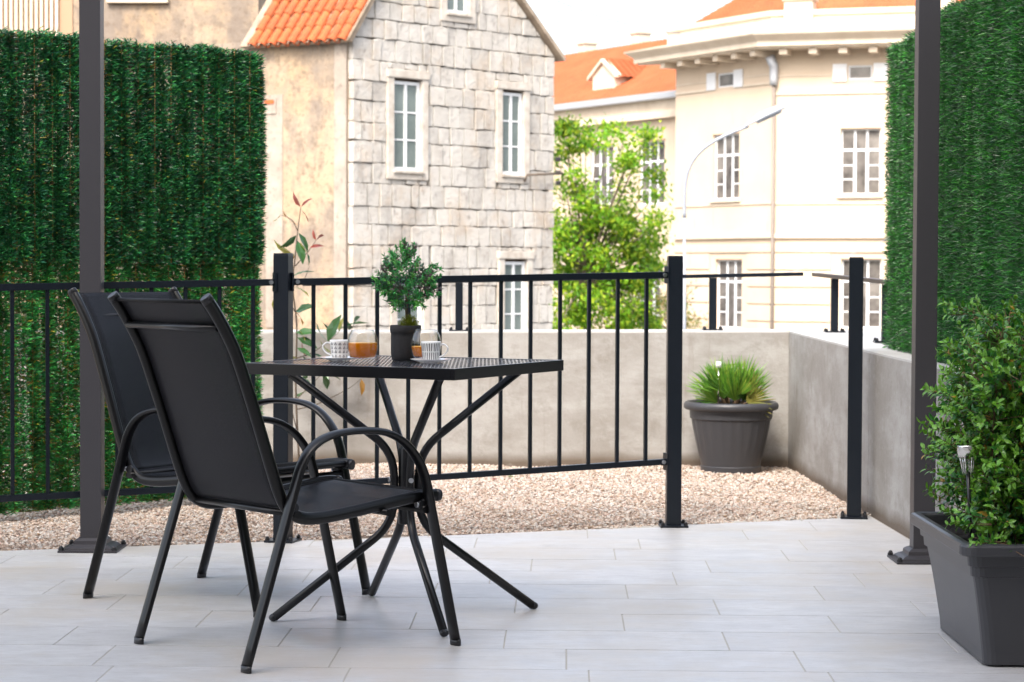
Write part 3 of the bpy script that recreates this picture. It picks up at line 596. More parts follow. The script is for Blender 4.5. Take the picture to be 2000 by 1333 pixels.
# ================================================================ ARTIFICIAL GREEN SCREENS
def screen_strands(A, B, z0, z1, spacing, dz, per, ln, wd, colf, lean=0.35, thick=.02, dens=None, down=-.2):
    """vertical strands of needles between plan points A and B; returns arrays for needles and strand paths"""
    d = B-A; Lh = d.length; d = d/Lh; nr = Vector((d.y, -d.x, 0)); ns = int(Lh/spacing); nz_ = int((z1-z0)/dz)
    P_, D_, T_, W_ = [], [], [], []
    for i in range(ns):
        u = (i+.5)*spacing+RNG.uniform(-.3, .3)*spacing; off = RNG.uniform(-1, 1)*thick*.5; n = nz_*per
        z = RNG.uniform(z0, z1, n); dd = dens(u, z) if dens else np.ones(n); keep = RNG.random(n) < dd; z = z[keep]; n = len(z)
        sway = .005*np.sin(z*6+i)
        p = np.array(A)[None]+np.outer(u+sway, np.array(d))+np.array(nr)[None]*off; p[:, 2] = z
        an_ = RNG.uniform(0, 2*math.pi, n); dr = np.outer(np.cos(an_), np.array(d))+np.outer(np.sin(an_), np.array(nr)); dr[:, 2] = RNG.uniform(down, .9, n)
        P_.append(p); D_.append(dr); T_.append(np.full(n, u)); 
    P_ = np.concatenate(P_); D_ = np.concatenate(D_); U_ = np.concatenate(T_); D_ /= np.linalg.norm(D_, axis=1, keepdims=True); n = len(P_)
    L_ = RNG.uniform(.7, 1.2, (n, 1))*ln; side = np.cross(D_, unit(n)); side /= np.linalg.norm(side, axis=1, keepdims=True)+1e-9; W2 = wd*RNG.uniform(.7, 1.2, (n, 1))*.5
    mid = P_+D_*L_*.5
    V = np.stack([P_, mid+side*W2, P_+D_*L_+np.array([0, 0, -.002]), mid-side*W2], 1).reshape(-1, 3)
    F = (np.array([[0, 1, 2, 3]])+(np.arange(n)*4)[:, None]); C_ = np.repeat(colf(U_, P_[:, 2], n), 4, 0)
    return V, F, C_
HA = Vector((-2.035, 8.70, 0)); HB = Vector((-1.085, 9.625, 0)); hd = (HB-HA).normalized(); HA = HA-hd*.45
sg = thing('green_screen', 'tall artificial green leaf screen standing on the gravel at the left', 'privacy screen', HB)
ncol = np.array([(.022, .15, .05), (.03, .19, .06), (.05, .25, .055), (.025, .12, .07)])
def dens1(u, z):
    f = .80+.45*np.sin(u*23+1.3)*np.sin(u*61)+.18*np.sin(z*7+u*9)+.3*((z > 1.0) & (z < 1.42)); g_ = np.clip(f, .38, 1); return g_*(z < 1.935+.006*np.sin(u*9+1)+.005*np.sin(u*31)+RNG.uniform(-.012, .012, len(z)))
def clump(u, z): return (.78+.30*np.sin(u*37+z*11)*np.sin(z*29+u*13)+.18*np.sin(u*97+z*3))[:, None]
def coltop(u, z, n):
    c = ncol[RNG.integers(0, 4, n)]*RNG.uniform(.45, 2.1, (n, 1))*clump(u, z); k = (RNG.random(n) < .02); c[k] = (.34, .30, .04); k2 = RNG.random(n) < .05; c[k2] = (.07, .035, .012); return c
def colbot(u, z, n):
    c = np.array([(.04, .30, .07), (.06, .36, .075), (.03, .22, .07), (.10, .38, .08)])[RNG.integers(0, 4, n)]*RNG.uniform(.4, 1.8, (n, 1))*clump(u, z); k = (RNG.random(n) < .05); c[k] = (.40, .34, .04); k2 = RNG.random(n) < .08; c[k2] = (.22, .12, .03); return c
V, F, C_ = screen_strands(HA, HB, 1.03, 1.955, .0165, .0034, 9, .036, .0058, coltop, dens=dens1); tag(raw('upper_sheet', V, F, C_, 'hedge', sg), kind='stuff')
hn = Vector((hd.y, -hd.x, 0))
V, F, C_ = screen_strands(HA+hn*-.02, HB+hn*-.02-hd*.0, .03, 1.06, .0165, .0034, 9, .035, .0058, colbot, dens=lambda u, z: np.clip(.62+.38*np.sin(u*29)*np.sin(u*53+2), .42, 1)); tag(raw('lower_sheet', V, F, C_, 'hedge', sg), kind='stuff')
m_ = MB(); L_ = (HB-HA).length
for k in range(int(L_/.0165)):
    u = (k+.5)*.0165; p = HA+hd*u; r__ = .0014+.0012*(k % 5 == 2); fo = hn*(.012*(k % 5 == 2)); m_.tube([p+fo+Z*1.03, p+fo+Z*1.94], r__, n=3); p = p-hn*.02+fo; m_.tube([p+Z*.03, p+Z*1.06], r__, n=3)
tag(m_.build('twisted_wires', 'wire', sg), kind='stuff')
for z in (.25, 1.0, 1.75):
    m_ = MB(); m_.tube([HA-hn*.03+Z*z, HB-hn*.03-hd*.02+Z*z], .004, n=6); m_.build('support_wire', 'wire', sg)
for u in (.1, L_-.10):
    m_ = MB(); p = HA+hd*u-hn*.06; m_.box(p+Z*.97, (.02, .02, .97), (hd, hn, Z), bev=.002); m_.build('support_post', 'fence', sg)
# right screen, on the side wall
RA = Vector((1.625, 9.46, 0)); RB = Vector((1.68, 5.2, 0)); rd = (RB-RA).normalized(); rn = Vector((rd.y, -rd.x, 0))
sg2 = thing('green_screen', 'artificial grass screen mounted on the side wall at the right', 'privacy screen', (RA.x, RA.y, .69))
gcol = np.array([(.016, .12, .015), (.024, .16, .018), (.014, .085, .022), (.045, .21, .022), (.05, .095, .05)])
def colr(u, z, n): return gcol[RNG.integers(0, 5, n)]*RNG.uniform(.4, 2.3, (n, 1))*(.72+.38*np.sin(u*19)[:, None]**2)
fold = 1.02
V, F, C_ = screen_strands(RA, RA+rd*fold, .685, 1.975, .012, .0036, 7, .032, .0036, colr, thick=.035, down=-.5, dens=lambda u, z: 1.0*(z < 1.955+.010*np.sin(u*11+2)+RNG.uniform(-.015, .015, len(z)))); tag(raw('far_sheet', V, F, C_, 'hedger', sg2), kind='stuff')
V, F, C_ = screen_strands(RA+rd*fold+rn*.03, RB+rn*.03, .675, 1.985, .0125, .0036, 7, .036, .0036, colr, thick=.045, down=-.5, dens=lambda u, z: 1.0*(z < 1.965+.012*np.sin(u*7)+.006*np.sin(u*33)+RNG.uniform(-.015, .015, len(z)))); tag(raw('near_sheet', V, F, C_, 'hedger', sg2), kind='stuff')
m_ = MB(); m_.prism([RA+rn*-.006+Z*.69, RB+rn*-.006+Z*.685, RB+rn*-.006+Z*1.96, RA+rn*-.006+Z*1.95], rn*-.004) ; m_.build('backing_net', 'hem', sg2)
# ================================================================ PLANTER AND BUSH
def ring(m_, x0, x1, y0, y1, z, r=.0, n=4):
    pts = []
    for cx, cy2, a0 in ((x1-r, y1-r, 0), (x0+r, y1-r, 90), (x0+r, y0+r, 180), (x1-r, y0+r, 270)):
        for k in range(n+1): a = R(a0+90*k/n); pts.append((cx+r*math.cos(a), cy2+r*math.sin(a), z))
    return pts
PX0, PX1, PY0, PY1 = 1.140, 1.525, 5.540, 6.300
pt_ = thing('planter_box', 'large rectangular dark grey plastic planter at the right edge, holding the bush', 'planter', (1.33, 5.92, 0))
def shell(levels, name, m='plastic', parent=None, cap=True):
    m_ = MB(); rings = [ring(m_, PX0+i, PX1-i, PY0+i*1.0, PY1-i*1.0, z, r) for i, z, r in levels]; n = len(rings[0]); vs = [p for r_ in rings for p in r_]
    fs = [(i*n+j, i*n+(j+1) % n, (i+1)*n+(j+1) % n, (i+1)*n+j) for i in range(len(rings)-1) for j in range(n)]
    if cap: fs.append(tuple(range(n))[::-1])
    m_.add(vs, fs, False); return m_.build(name, m, parent)
shell([(.074, .006, .03), (.072, .035, .03), (.060, .12, .03), (.047, .20, .03), (.040, .235, .03), (.033, .237, .03), (.031, .262, .03), (.024, .264, .03), (.021, .295, .03)], 'box_body', parent=pt_)
shell([(.021, .293, .03), (.001, .293, .035), (-.002, .297, .037), (-.002, .316, .037), (.001, .322, .035), (.010, .325, .03), (.026, .323, .02), (.030, .317, .02), (.032, .27, .02)], 'rim', parent=pt_, cap=False)
for x in (1.245, 1.42):
    for y in (5.66, 6.18): m_ = MB(); m_.box((x, y, .005), (.02, .03, .0045), bev=.002); m_.build('foot', 'plastic', pt_)
m_ = MB(); gxs, gys = 16, 28; vs = []
for i in range(gxs+1):
    for j in range(gys+1): vs.append((PX0+.033+(PX1-PX0-.066)*i/gxs, PY0+.033+(PY1-PY0-.066)*j/gys, .288+random.uniform(-.009, .009)))
m_.add(vs, [(i*(gys+1)+j, (i+1)*(gys+1)+j, (i+1)*(gys+1)+j+1, i*(gys+1)+j+1) for i in range(gxs) for j in range(gys)], True); m_.build('soil', 'soil', pt_)
bu = thing('boxwood_bush', 'leafy boxwood bush growing in the rectangular planter at the right edge', 'bush', (1.34, 5.92, .288))
tw_ = MB(); LP, LD, LN, LC, LL = [], [], [], [], []
def sprig(p, d, length, lv=1.0, seg=.0135):
    n = max(3, int(length/seg)); pts = [p.copy()]; q = p.copy(); dd = d.normalized()
    for k in range(n):
        dd = (dd+Vector(unit(1)[0])*.10+Vector((0, 0, .02))).normalized(); q = q+dd*seg; pts.append(q.copy())
        if k > 1:
            sd_ = dd.cross(Vector(unit(1)[0])).normalized(); young = k > n-4
            for s_ in (-1, 1):
                l = (sd_*s_*.9+dd*.7+Vector((0, 0, .1))).normalized(); LP.append(np.array(q)); LD.append(np.array(l)); LN.append(np.array(dd+Z*.6))
                c = np.array((.035, .16, .028)) if RNG.random() > .3 else np.array((.065, .22, .025)); c = c*RNG.uniform(.6, 1.4)
                if young: c = np.array((.15, .36, .03))*RNG.uniform(.7, 1.2)
                if RNG.random() < .02: c = np.array((.35, .22, .03))
                LC.append(c); LL.append(RNG.uniform(.021, .031)*(1 if not young else .8)*lv)
    tw_.tube(pts, .0014, n=4, taper=.5); return pts
stems = []
for k in range(34):
    b0 = Vector((RNG.uniform(1.27, 1.43), RNG.uniform(5.66, 6.16), .285)); ang = RNG.uniform(0, 6.28); sp_ = RNG.uniform(.0, .17)
    tgt = Vector((b0.x+math.cos(ang)*sp_*.8, b0.y+math.sin(ang)*sp_, RNG.uniform(.62, .86))); mid = (b0+tgt)/2+Vector((RNG.uniform(-.03, .03), RNG.uniform(-.03, .03), 0))
    c = crv([b0, mid, tgt], 8); tw_.tube(c, .0035, n=5, taper=.4); stems.append(c)
    for p in c[2:]:
        for _ in range(5):
            d = Vector(unit(1)[0]); out = Vector((p.x-1.36, p.y-5.92, 0)); d = (d*.8+out.normalized()*.5+Z*.35); e = p+d.normalized()*.1
            if e.x > 1.62: continue
            sprig(p, d, RNG.uniform(.06, .13))
for tgt, L_ in ((onY(1832, 590, 6.05), .16), (onY(1850, 600, 5.95), .15), (onY(1795, 752, 5.95), .20), (onY(1835, 690, 5.8), .12), (onY(1812, 765, 5.9), .15), (onY(1825, 735, 6.1), .15), (onY(1832, 850, 5.8), .12), (onY(1835, 895, 5.8), .12), (onY(1840, 880, 6.0), .14), (onY(1822, 930, 5.9), .13), (onY(1800, 985, 5.85), .15), (onY(1840, 1000, 5.65), .13), (onY(1815, 945, 6.1), .12), (onY(1885, 1040, 5.56), .12), (onY(1940, 1060, 5.55), .12), (onY(1970, 600, 5.9), .15), (onY(1990, 720, 5.6), .2), (onY(1900, 620, 5.8), .14), (onY(1930, 610, 6.1), .14)):
    for j in range(3):
        st0 = Vector((1.30+RNG.uniform(-.03, .05), tgt.y+RNG.uniform(-.05, .05), tgt.z-.03+RNG.uniform(-.03, .01))); dv = tgt-st0
        if dv.length > L_: st0 = tgt-dv.normalized()*L_
        sprig(st0, tgt-st0+Vector(unit(1)[0])*.03, (tgt-st0).length*RNG.uniform(.8, 1.05))
LP = np.array(LP); n = len(LP); keep = np.array([p[2] > .305 or p[0] < PX0 for p in LP]) & (LP[:, 0] < 1.57)
LP, LD, LN, LC, LL = LP[keep], np.array(LD)[keep], np.array(LN)[keep], np.array(LC)[keep], np.array(LL)[keep]; n = len(LP)
print('bush leaves', n)
# the leaves nearest the camera on the open side are parts of their own, the rest one mass
score = LP[:, 1]+np.abs(LP[:, 0]-1.15)*.9+RNG.uniform(0, .12, n); score[LP[:, 0]/LP[:, 1] > .235] += 5; idx = np.argsort(score); near, far = idx[:290], idx[290:]
V, F, C_ = leafmesh(LP[far], LD[far], LN[far], LL[far], LL[far]*.5, LC[far]); tag(raw('foliage', V, F, C_, 'leaf', bu), kind='stuff')
protos = []
for k in range(8):
    V, F, C_ = leafmesh(np.zeros((1, 3)), np.array([[1., 0, 0]]), np.array([[0., 0, 1]]), np.ones(1), np.ones(1)*.52, np.array([[(.055, .21, .03), (.045, .18, .028), (.075, .26, .03), (.14, .34, .035)][k % 4]])*(1+.15*(k//4)), bend=.12+.05*(k % 3))
    o = raw('leaf', V, F, C_, 'leaf', None); protos.append(o.data); bpy.data.objects.remove(o)
for i in near:
    d = Vector(LD[i]).normalized(); s_ = d.cross(Vector(LN[i])).normalized(); n_ = s_.cross(d); o = link('leaf', protos[RNG.integers(0, 8) if LC[i][0] < .09 else 3+4*RNG.integers(0, 2)], bu)
    o.matrix_local = Matrix.LocRotScale(Vector(LP[i])-ORG[bu.name], Matrix((d, -s_, n_)).transposed().to_quaternion(), Vector((LL[i],)*3))
tw_.build('twigs', 'twig', bu)
# garden light in the bush
gl0 = onY(1897, 905, 5.715)
sg3 = thing('solar_light', 'small chrome garden light on a stake among the leaves of the bush', 'garden light', (gl0.x+.004, gl0.y, .29)); c = Vector((gl0.x+.004, gl0.y, 0)); tz = onY(1897, 870, 5.715).z
ti = Vector((.10, 0, 1)).normalized(); 
def tl_(z): return c+Vector((-(z-.29)*.06, 0, z))
m_ = MB(); m_.tube([tl_(tz), tl_(tz-.004), tl_(tz-.030)], .0245, n=24); m_.build('cap', 'chrome', sg3)
m_ = MB(); m_.tube([tl_(tz-.027), tl_(tz-.07)], .0165, n=16, taper=.8); m_.build('lens', 'glass', sg3)
m_ = MB()
for k in range(6): a = k*math.pi/3; m_.tube([tl_(tz-.027)+Vector((math.cos(a), math.sin(a), 0))*.019, tl_(tz-.075)+Vector((math.cos(a), math.sin(a), 0))*.012], .0022, n=5)
m_.build('cage', 'chrome', sg3)
m_ = MB(); m_.tube([tl_(tz-.07), tl_(.285)], .0055, n=8, taper=.6); m_.build('stake', 'nut', sg3)
# ================================================================ ROUND POT WITH PALM
pc_ = Vector((1.103, 11.06, -.006)); pot = thing('round_pot', 'round dark grey plastic pot on the gravel in the corner of the walls', 'pot', pc_)
fl_ = lambda j, r, z: r*(1-.010*((j % 4) < 2)) if .10 < z < .272 else r
m_ = MB(); m_.lathe([(0, 0), (.142, 0), (.150, .006), (.153, .034), (.149, .038), (.156, .07), (.175, .15), (.190, .22), (.199, .27), (.206, .274), (.209, .318)], pc_, 96, smooth=False, fl=fl_); m_.build('pot_body', 'plastic', pot)
m_ = MB(); m_.lathe([(.205, .317), (.228, .318), (.236, .324), (.238, .338), (.234, .352), (.224, .358), (.212, .356), (.206, .346), (.203, .31)], pc_, 64); m_.build('rim', 'plastic', pot)
m_ = MB(); m_.lathe([(0, .326), (.1, .328), (.206, .318)], pc_, 24); m_.build('soil', 'soil', pot)
pm = thing('fan_palm', 'small bright green fan palm growing in the round pot', 'plant', pc_+Z*.326)
for k in range(30):
    a = RNG.uniform(0, 6.28); el = RNG.uniform(.35, 1.5)**1.0 if k < 16 else RNG.uniform(1.0, 1.5); base = pc_+Vector((math.cos(a)*.03, math.sin(a)*.03, .325)); dr = Vector((math.cos(a)*math.cos(el), math.sin(a)*math.cos(el), math.sin(el)))
    hub = base+dr*RNG.uniform(.04, .085); side = dr.cross(Vector(unit(1)[0])).normalized(); nn = side.cross(dr); LPx, LDx = [], []
    nb_ = 15
    for j in range(nb_):
        f = (j-(nb_-1)/2)/((nb_-1)/2)*1.05; LPx.append(np.array(hub)); LDx.append(np.array(dr*math.cos(f)+side*math.sin(f)+Vector((0, 0, .15))))
    LDx = np.array(LDx); ccx = np.array([(.16, .34, .04), (.12, .30, .035), (.24, .36, .05), (.08, .20, .03)])[RNG.integers(0, 4, nb_)]*RNG.uniform(.8, 1.2, (nb_, 1))
    if el < .6 and RNG.random() < .4: ccx = ccx*.3+np.array((.28, .20, .06))*.7
    V, F, C_ = leafmesh(np.array(LPx), LDx, np.repeat(np.array(nn)[None], nb_, 0), RNG.uniform(.15, .21, nb_), np.full(nb_, .0105), ccx, bend=.05); fr = raw('frond', V, F, C_, 'leaf', pm)
    m_ = MB(); m_.tube([base, hub], .003, n=5); m_.build('stalk', 'leafstalk' if 'leafstalk' in MT else 'twig', fr)
tg0 = onY(1404, 712, 10.98); lt = thing('solar_light', 'small white garden light stuck in the round pot beside the palm', 'garden light', (tg0.x, tg0.y, .31))
m_ = MB(); m_.tube([tg0+Z*.012, tg0-Z*.018], .014, n=12); m_.build('cap', 'white', lt); m_ = MB(); m_.tube([tg0-Z*.018, Vector((tg0.x, tg0.y, .31))], .004, n=6); m_.build('stake', 'chrome', lt)
# ================================================================ PHOTINIA BEHIND THE CORNER POST
ph = thing('young_shrub', 'sparse young shrub with green, yellow and red leaves behind the left railing post', 'shrub', onz(585, 925)+Vector((0, .25, 0)))
pb = onz(585, 925)+Vector((0, .25, 0)); YB = pb.y
def oq(x, y, dy=0): return onY(x, y, YB+dy)
br = [[(585, 915), (578, 760), (580, 640), (572, 560), (577, 500), (582, 450), (588, 405)], [(577, 520), (600, 495), (618, 470)], [(582, 452), (570, 430), (548, 420)], [(580, 700), (610, 690), (640, 668), (662, 650)], [(580, 720), (620, 715), (660, 690), (690, 640)], [(577, 610), (562, 585), (545, 560)], [(580, 560), (595, 545), (605, 520)], [(581, 800), (620, 790), (680, 760), (706, 740)], [(580, 840), (560, 760), (552, 700), (548, 620)], [(580, 780), (610, 750), (630, 730)]]
m_ = MB()
for i, b_ in enumerate(br): m_.tube(crv([oq(x, y, .03*math.sin(i*2+k)) for k, (x, y) in enumerate(b_)], 4), .0055 if i == 0 else .003, n=6, taper=.35)
m_.build('stem', 'bark', ph)
GR, YE, RE, OR = (.035, .10, .028), (.20, .20, .03), (.20, .045, .03), (.40, .20, .03)
lv = [(588, 405, 575, 385, RE), (588, 405, 602, 392, RE), (588, 410, 600, 425, RE), (584, 440, 560, 425, OR), (548, 420, 540, 430, YE), (580, 460, 560, 478, GR), (583, 455, 598, 480, GR), (580, 470, 590, 500, GR), (618, 470, 612, 455, RE), (618, 470, 626, 462, RE), (605, 485, 625, 480, RE), (600, 495, 604, 512, GR), (600, 495, 590, 482, YE), (577, 500, 545, 482, YE), (577, 500, 550, 515, OR), (572, 540, 600, 530, GR), (572, 560, 595, 570, YE), (572, 555, 545, 545, GR), (577, 610, 600, 600, GR), (577, 610, 590, 625, OR), (562, 585, 545, 600, GR), (578, 650, 604, 648, GR), (580, 660, 608, 672, GR), (580, 680, 600, 690, GR), (580, 700, 560, 690, YE), (610, 690, 630, 700, GR), (640, 668, 622, 645, GR), (640, 668, 655, 632, GR), (662, 650, 640, 640, GR), (662, 650, 668, 628, YE), (690, 640, 695, 625, GR), (690, 640, 676, 632, GR), (650, 690, 630, 675, YE), (660, 690, 680, 700, GR), (620, 715, 600, 705, GR), (620, 715, 635, 730, GR), (660, 690, 650, 720, YE), (580, 720, 555, 735, GR), (580, 740, 600, 745, GR), (630, 730, 655, 735, GR), (630, 730, 640, 752, GR), (610, 750, 590, 770, GR), (706, 740, 708, 762, OR), (552, 700, 540, 680, GR), (548, 620, 535, 600, YE), (548, 640, 560, 625, GR), (552, 660, 540, 650, YE), (560, 760, 545, 750, GR), (580, 640, 595, 660, YE), (600, 700, 590, 680, RE), (575, 700, 560, 720, GR), (660, 645, 700, 630, GR), (600, 730, 585, 745, GR), (665, 700, 690, 712, GR)]
for k, (x0, y0, x1, y1, c) in enumerate(lv):
    A = oq(x0, y0, RNG.uniform(-.04, .04)); B = oq(x1, y1, RNG.uniform(-.04, .06)); d = B-A; L_ = max(.06, d.length*1.5); nn = (d.cross(Vector((0, 1, 0)))+Vector(unit(1)[0])*d.length*.6+Vector((0, -1, 0))*d.length*.5)
    V, F, C_ = leafmesh(np.array([A]), np.array([d]), np.array([nn]), np.array([L_]), np.array([L_*.42]), np.array([c])*RNG.uniform(.7, 1.3)); raw('leaf', V, F, C_, 'leaf', ph)
# fallen leaves on the gravel
for x, y, c, nm in ((959, 937, RE, 'small red fallen leaf on the gravel under the railing'), (992, 932, (.10, .12, .03), 'small green fallen leaf on the gravel under the railing')):
    p = onz(x, y, .012); V, F, C_ = leafmesh(np.array([p]), np.array([[1, .2, .1]]), np.array([[0, -.4, 1]]), np.array([.035]), np.array([.018]), np.array([c])); o = raw('fallen_leaf', V, F, C_, 'leaf'); tag(o, nm, 'leaf')
# ================================================================ STONE HOUSE
class Wall:
    """a vertical wall: plan origin, direction, outward normal"""
    def __init__(s, P, D): s.P = Vector((P[0], P[1], 0)); s.D = Vector((D[0], D[1], 0)).normalized(); s.N = Vector((s.D.y, -s.D.x, 0))
    def p(s, t, z, o=0): return s.P+s.D*t+s.N*o+Z*z
    def px(s, x, y): return onpl(s.P, s.D, x, y)
    def box(s, m_, t0, t1, z0, z1, o0, o1, bev=0): m_.box(s.p((t0+t1)/2, (z0+z1)/2, (o0+o1)/2), ((t1-t0)/2, (o1-o0)/2, (z1-z0)/2), (s.D, s.N, Z), bev); return m_
    def holes(s, m_, t0, t1, z0, z1, H, o0=0, dep=.25):
        ts = sorted({t0, t1, *[v for h in H for v in (h[0], h[1])]}); zs = sorted({z0, z1, *[v for h in H for v in (h[2], h[3])]}); ts = [t for t in ts if t0 <= t <= t1]; zs = [z for z in zs if z0 <= z <= z1]
        for a, b_ in zip(ts[:-1], ts[1:]):
            for c, d in zip(zs[:-1], zs[1:]):
                tm, zm = (a+b_)/2, (c+d)/2
                if any(h[0] < tm < h[1] and h[2] < zm < h[3] for h in H): continue
                m_.add([s.p(a, c, o0), s.p(b_, c, o0), s.p(b_, d, o0), s.p(a, d, o0)], [(0, 1, 2, 3)])
        for h in H:
            a, b_, c, d = h[:4]
            for q in (((a, c), (a, d)), ((a, d), (b_, d)), ((b_, d), (b_, c)), ((b_, c), (a, c))):
                m_.add([s.p(*q[0], o0), s.p(*q[1], o0), s.p(*q[1], o0-dep), s.p(*q[0], o0-dep)], [(0, 1, 2, 3)])
def window(W, par, t0, t1, z0, z1, o, cols, rows, fr=.05, mul=.035, m='winwhite', pane='pane', name='window', depth=.05, transom=None, skip=()):
    """white framed window: outer frame with mullions is the part, each pane a sub-part"""
    m_ = MB(); W.box(m_, t0, t0+fr, z0, z1, o-depth, o); W.box(m_, t1-fr, t1, z0, z1, o-depth, o); W.box(m_, t0+fr, t1-fr, z0, z0+fr, o-depth, o-.001); W.box(m_, t0+fr, t1-fr, z1-fr, z1, o-depth, o-.001)
    ti = [t0+fr+(t1-t0-2*fr)*k/cols for k in range(cols+1)]; ztop = z1-fr
    zr = [z0+fr, z1-fr]
    if transom: zt = z0+(z1-z0)*transom; W.box(m_, t0+fr, t1-fr, zt-mul*.7, zt+mul*.7, o-depth, o-.002); zr = [z0+fr, zt-mul*.7, zt+mul*.7, z1-fr]
    for t in ti[1:-1]: W.box(m_, t-mul*.8, t+mul*.8, zr[0], zr[1], o-depth, o-.003)
    if transom:
        for t in ti[1:-1]: W.box(m_, t-mul*.6, t+mul*.6, zr[2], zr[3], o-depth, o-.003)
    cells = []
    for c in range(cols):
        a = ti[c]+(mul*.8 if c else 0); b_ = ti[c+1]-(mul*.8 if c < cols-1 else 0); n = 1 if c in skip else rows
        for r in range(n):
            za = zr[0]+(zr[1]-zr[0])*r/n; zb = zr[0]+(zr[1]-zr[0])*(r+1)/n; k = mul*.35
            if r: W.box(m_, a, b_, za-k, za+k, o-depth*.8, o-.012)
            cells.append((a, b_, za+(k if r else 0), zb-(k if r < n-1 else 0)))
        if transom: cells.append((a, b_, zr[2], zr[3]))
    f = m_.build(name, m, par)
    for a, b_, c, d in cells:
        q = MB(); W.box(q, a-.004, b_+.004, c-.004, d+.004, o-depth*.75, o-depth*.55); q.build('pane', pane, f)
    return f
G = Wall(((688-1000)/FPX*38.0, 38.0), (.697, .717))
SD = Vector((-.855, .518, 0)); Sd = Wall(G.P+SD*9.0, -SD)       # side wall, parametrised from its far end towards the corner
sh = thing('stone_house', 'old narrow house with a grey stone block gable and orange tiled roof', 'house', (G.P.x, G.P.y, -4.596))
TW = G.px(1083, 300)[0]; el = G.px(688, 64)[1]; er = G.px(1080, 106)[1]; tap = 2.52; zap = 6.5
a_ = G.px(725, 0); b_ = G.px(1010, 0); 
slL = (a_[1]-el)/(a_[0]-0); slR = (b_[1]-er)/(TW-b_[0]); tap = (er+slR*TW-el)/(slL+slR); zap = el+slL*tap
print('gable', TW, el, er, slL, slR, tap, zap)
BK = .14                                                            # the blocks stand this far in front of the backing
prof = [(0, -4.59), (TW, -4.59), (TW, er), (tap, zap), (0, el)]
m_ = MB(); m_.prism([G.p(t, z, -BK) for t, z in prof], -G.N*.5); m_.build('gable_wall', 'mortar', sh)
m_ = MB(); m_.prism([G.p(0.02, -4.59, -BK-.02), G.p(.02, el-.02, -BK-.02), G.p(.02, el-.02, -BK-.02)+SD*9, G.p(.02, -4.59, -BK-.02)+SD*9], -G.N*.0+Vector((.3, .45, 0)))
SW = Wall(G.P+SD*9.0, -SD); LWd = 9.0
nich = SW.px(528, 222); nich2 = SW.px(540, 190)
m_ = MB(); SW.box(m_, 0, LWd-.12, -4.59, el-.05, -.35, 0); m_.build('side_wall', 'plaster', sh)
m_ = MB(); SW.box(m_, SW.px(655, 200)[0], LWd-.118, -4.59, el-.06, .0, .035, .01); m_.build('corner_render', 'greyplaster', sh)
m_ = MB(); q0 = SW.px(516, 224); q1 = SW.px(541, 192); SW.box(m_, q0[0], q1[0], q0[1], q1[1], .002, .03); m_.build('niche_frame', 'greyplaster', sh)
m_ = MB(); SW.box(m_, q0[0]+.04, q1[0]-.04, q1[1]-.1, q1[1]-.03, .03, .045); m_.build('brick', 'rooftile', sh)
m_ = MB(); q0 = SW.px(520, 640); q1 = SW.px(553, 185); SW.box(m_, q0[0], q1[0], q0[1], q1[1], .001, .014, .006); m_.build('patch', 'greyplaster', sh)
# far walls close the volume
m_ = MB(); m_.prism([G.p(TW, -4.59, -BK-.5), G.p(TW, er-.05, -BK-.5), G.p(TW, er-.05, -BK-.5)+SD*9, G.p(TW, -4.59, -BK-.5)+SD*9], Vector((-.2, -.2, 0))); m_.build('far_wall', 'plaster', sh)
wins = []
for (x0, y0, x1, y1) in ((768, 160, 823, 334), (980, 182, 1022, 342), (984, 512, 1028, 668), (774, 545, 826, 668), (872, -95, 916, 27)):
    t0, za = G.px(x0, (y0+y1)/2)[0], 0; t1 = G.px(x1, (y0+y1)/2)[0]; xm = (x0+x1)/2; z1 = G.px(xm, y0)[1]; z0 = G.px(xm, y1)[1]; wins.append((t0, t1, z0, z1))
sur = .15
for k, (t0, t1, z0, z1) in enumerate(wins):
    m_ = MB(); s_ = sur
    for a, b_, c, d in ((t0-s_, t0, z0-.16, z1+.05), (t1, t1+s_, z0-.16, z1+.05), (t0, t1, z0-.16, z0-.005)): G.box(m_, a, b_, c, d, -BK+.01, .035, .012)
    m_.build('window_surround', 'surround', sh)
    m_ = MB(); G.box(m_, t0-s_-.02, t1+s_+.02, z1+.052, z1+.20, -BK+.01, .055, .02); m_.build('lintel', 'surround', sh)
    m_ = MB(); G.box(m_, t0-.03, t1+.03, z0-.05, z0+.0, .03, .075, .01); m_.build('window_sill', 'surround', sh)
    window(G, sh, t0+.01, t1-.01, z0+.002, z1, -.035, 2, 3 if k < 4 else 2, fr=.055, mul=.035, pane='pane')
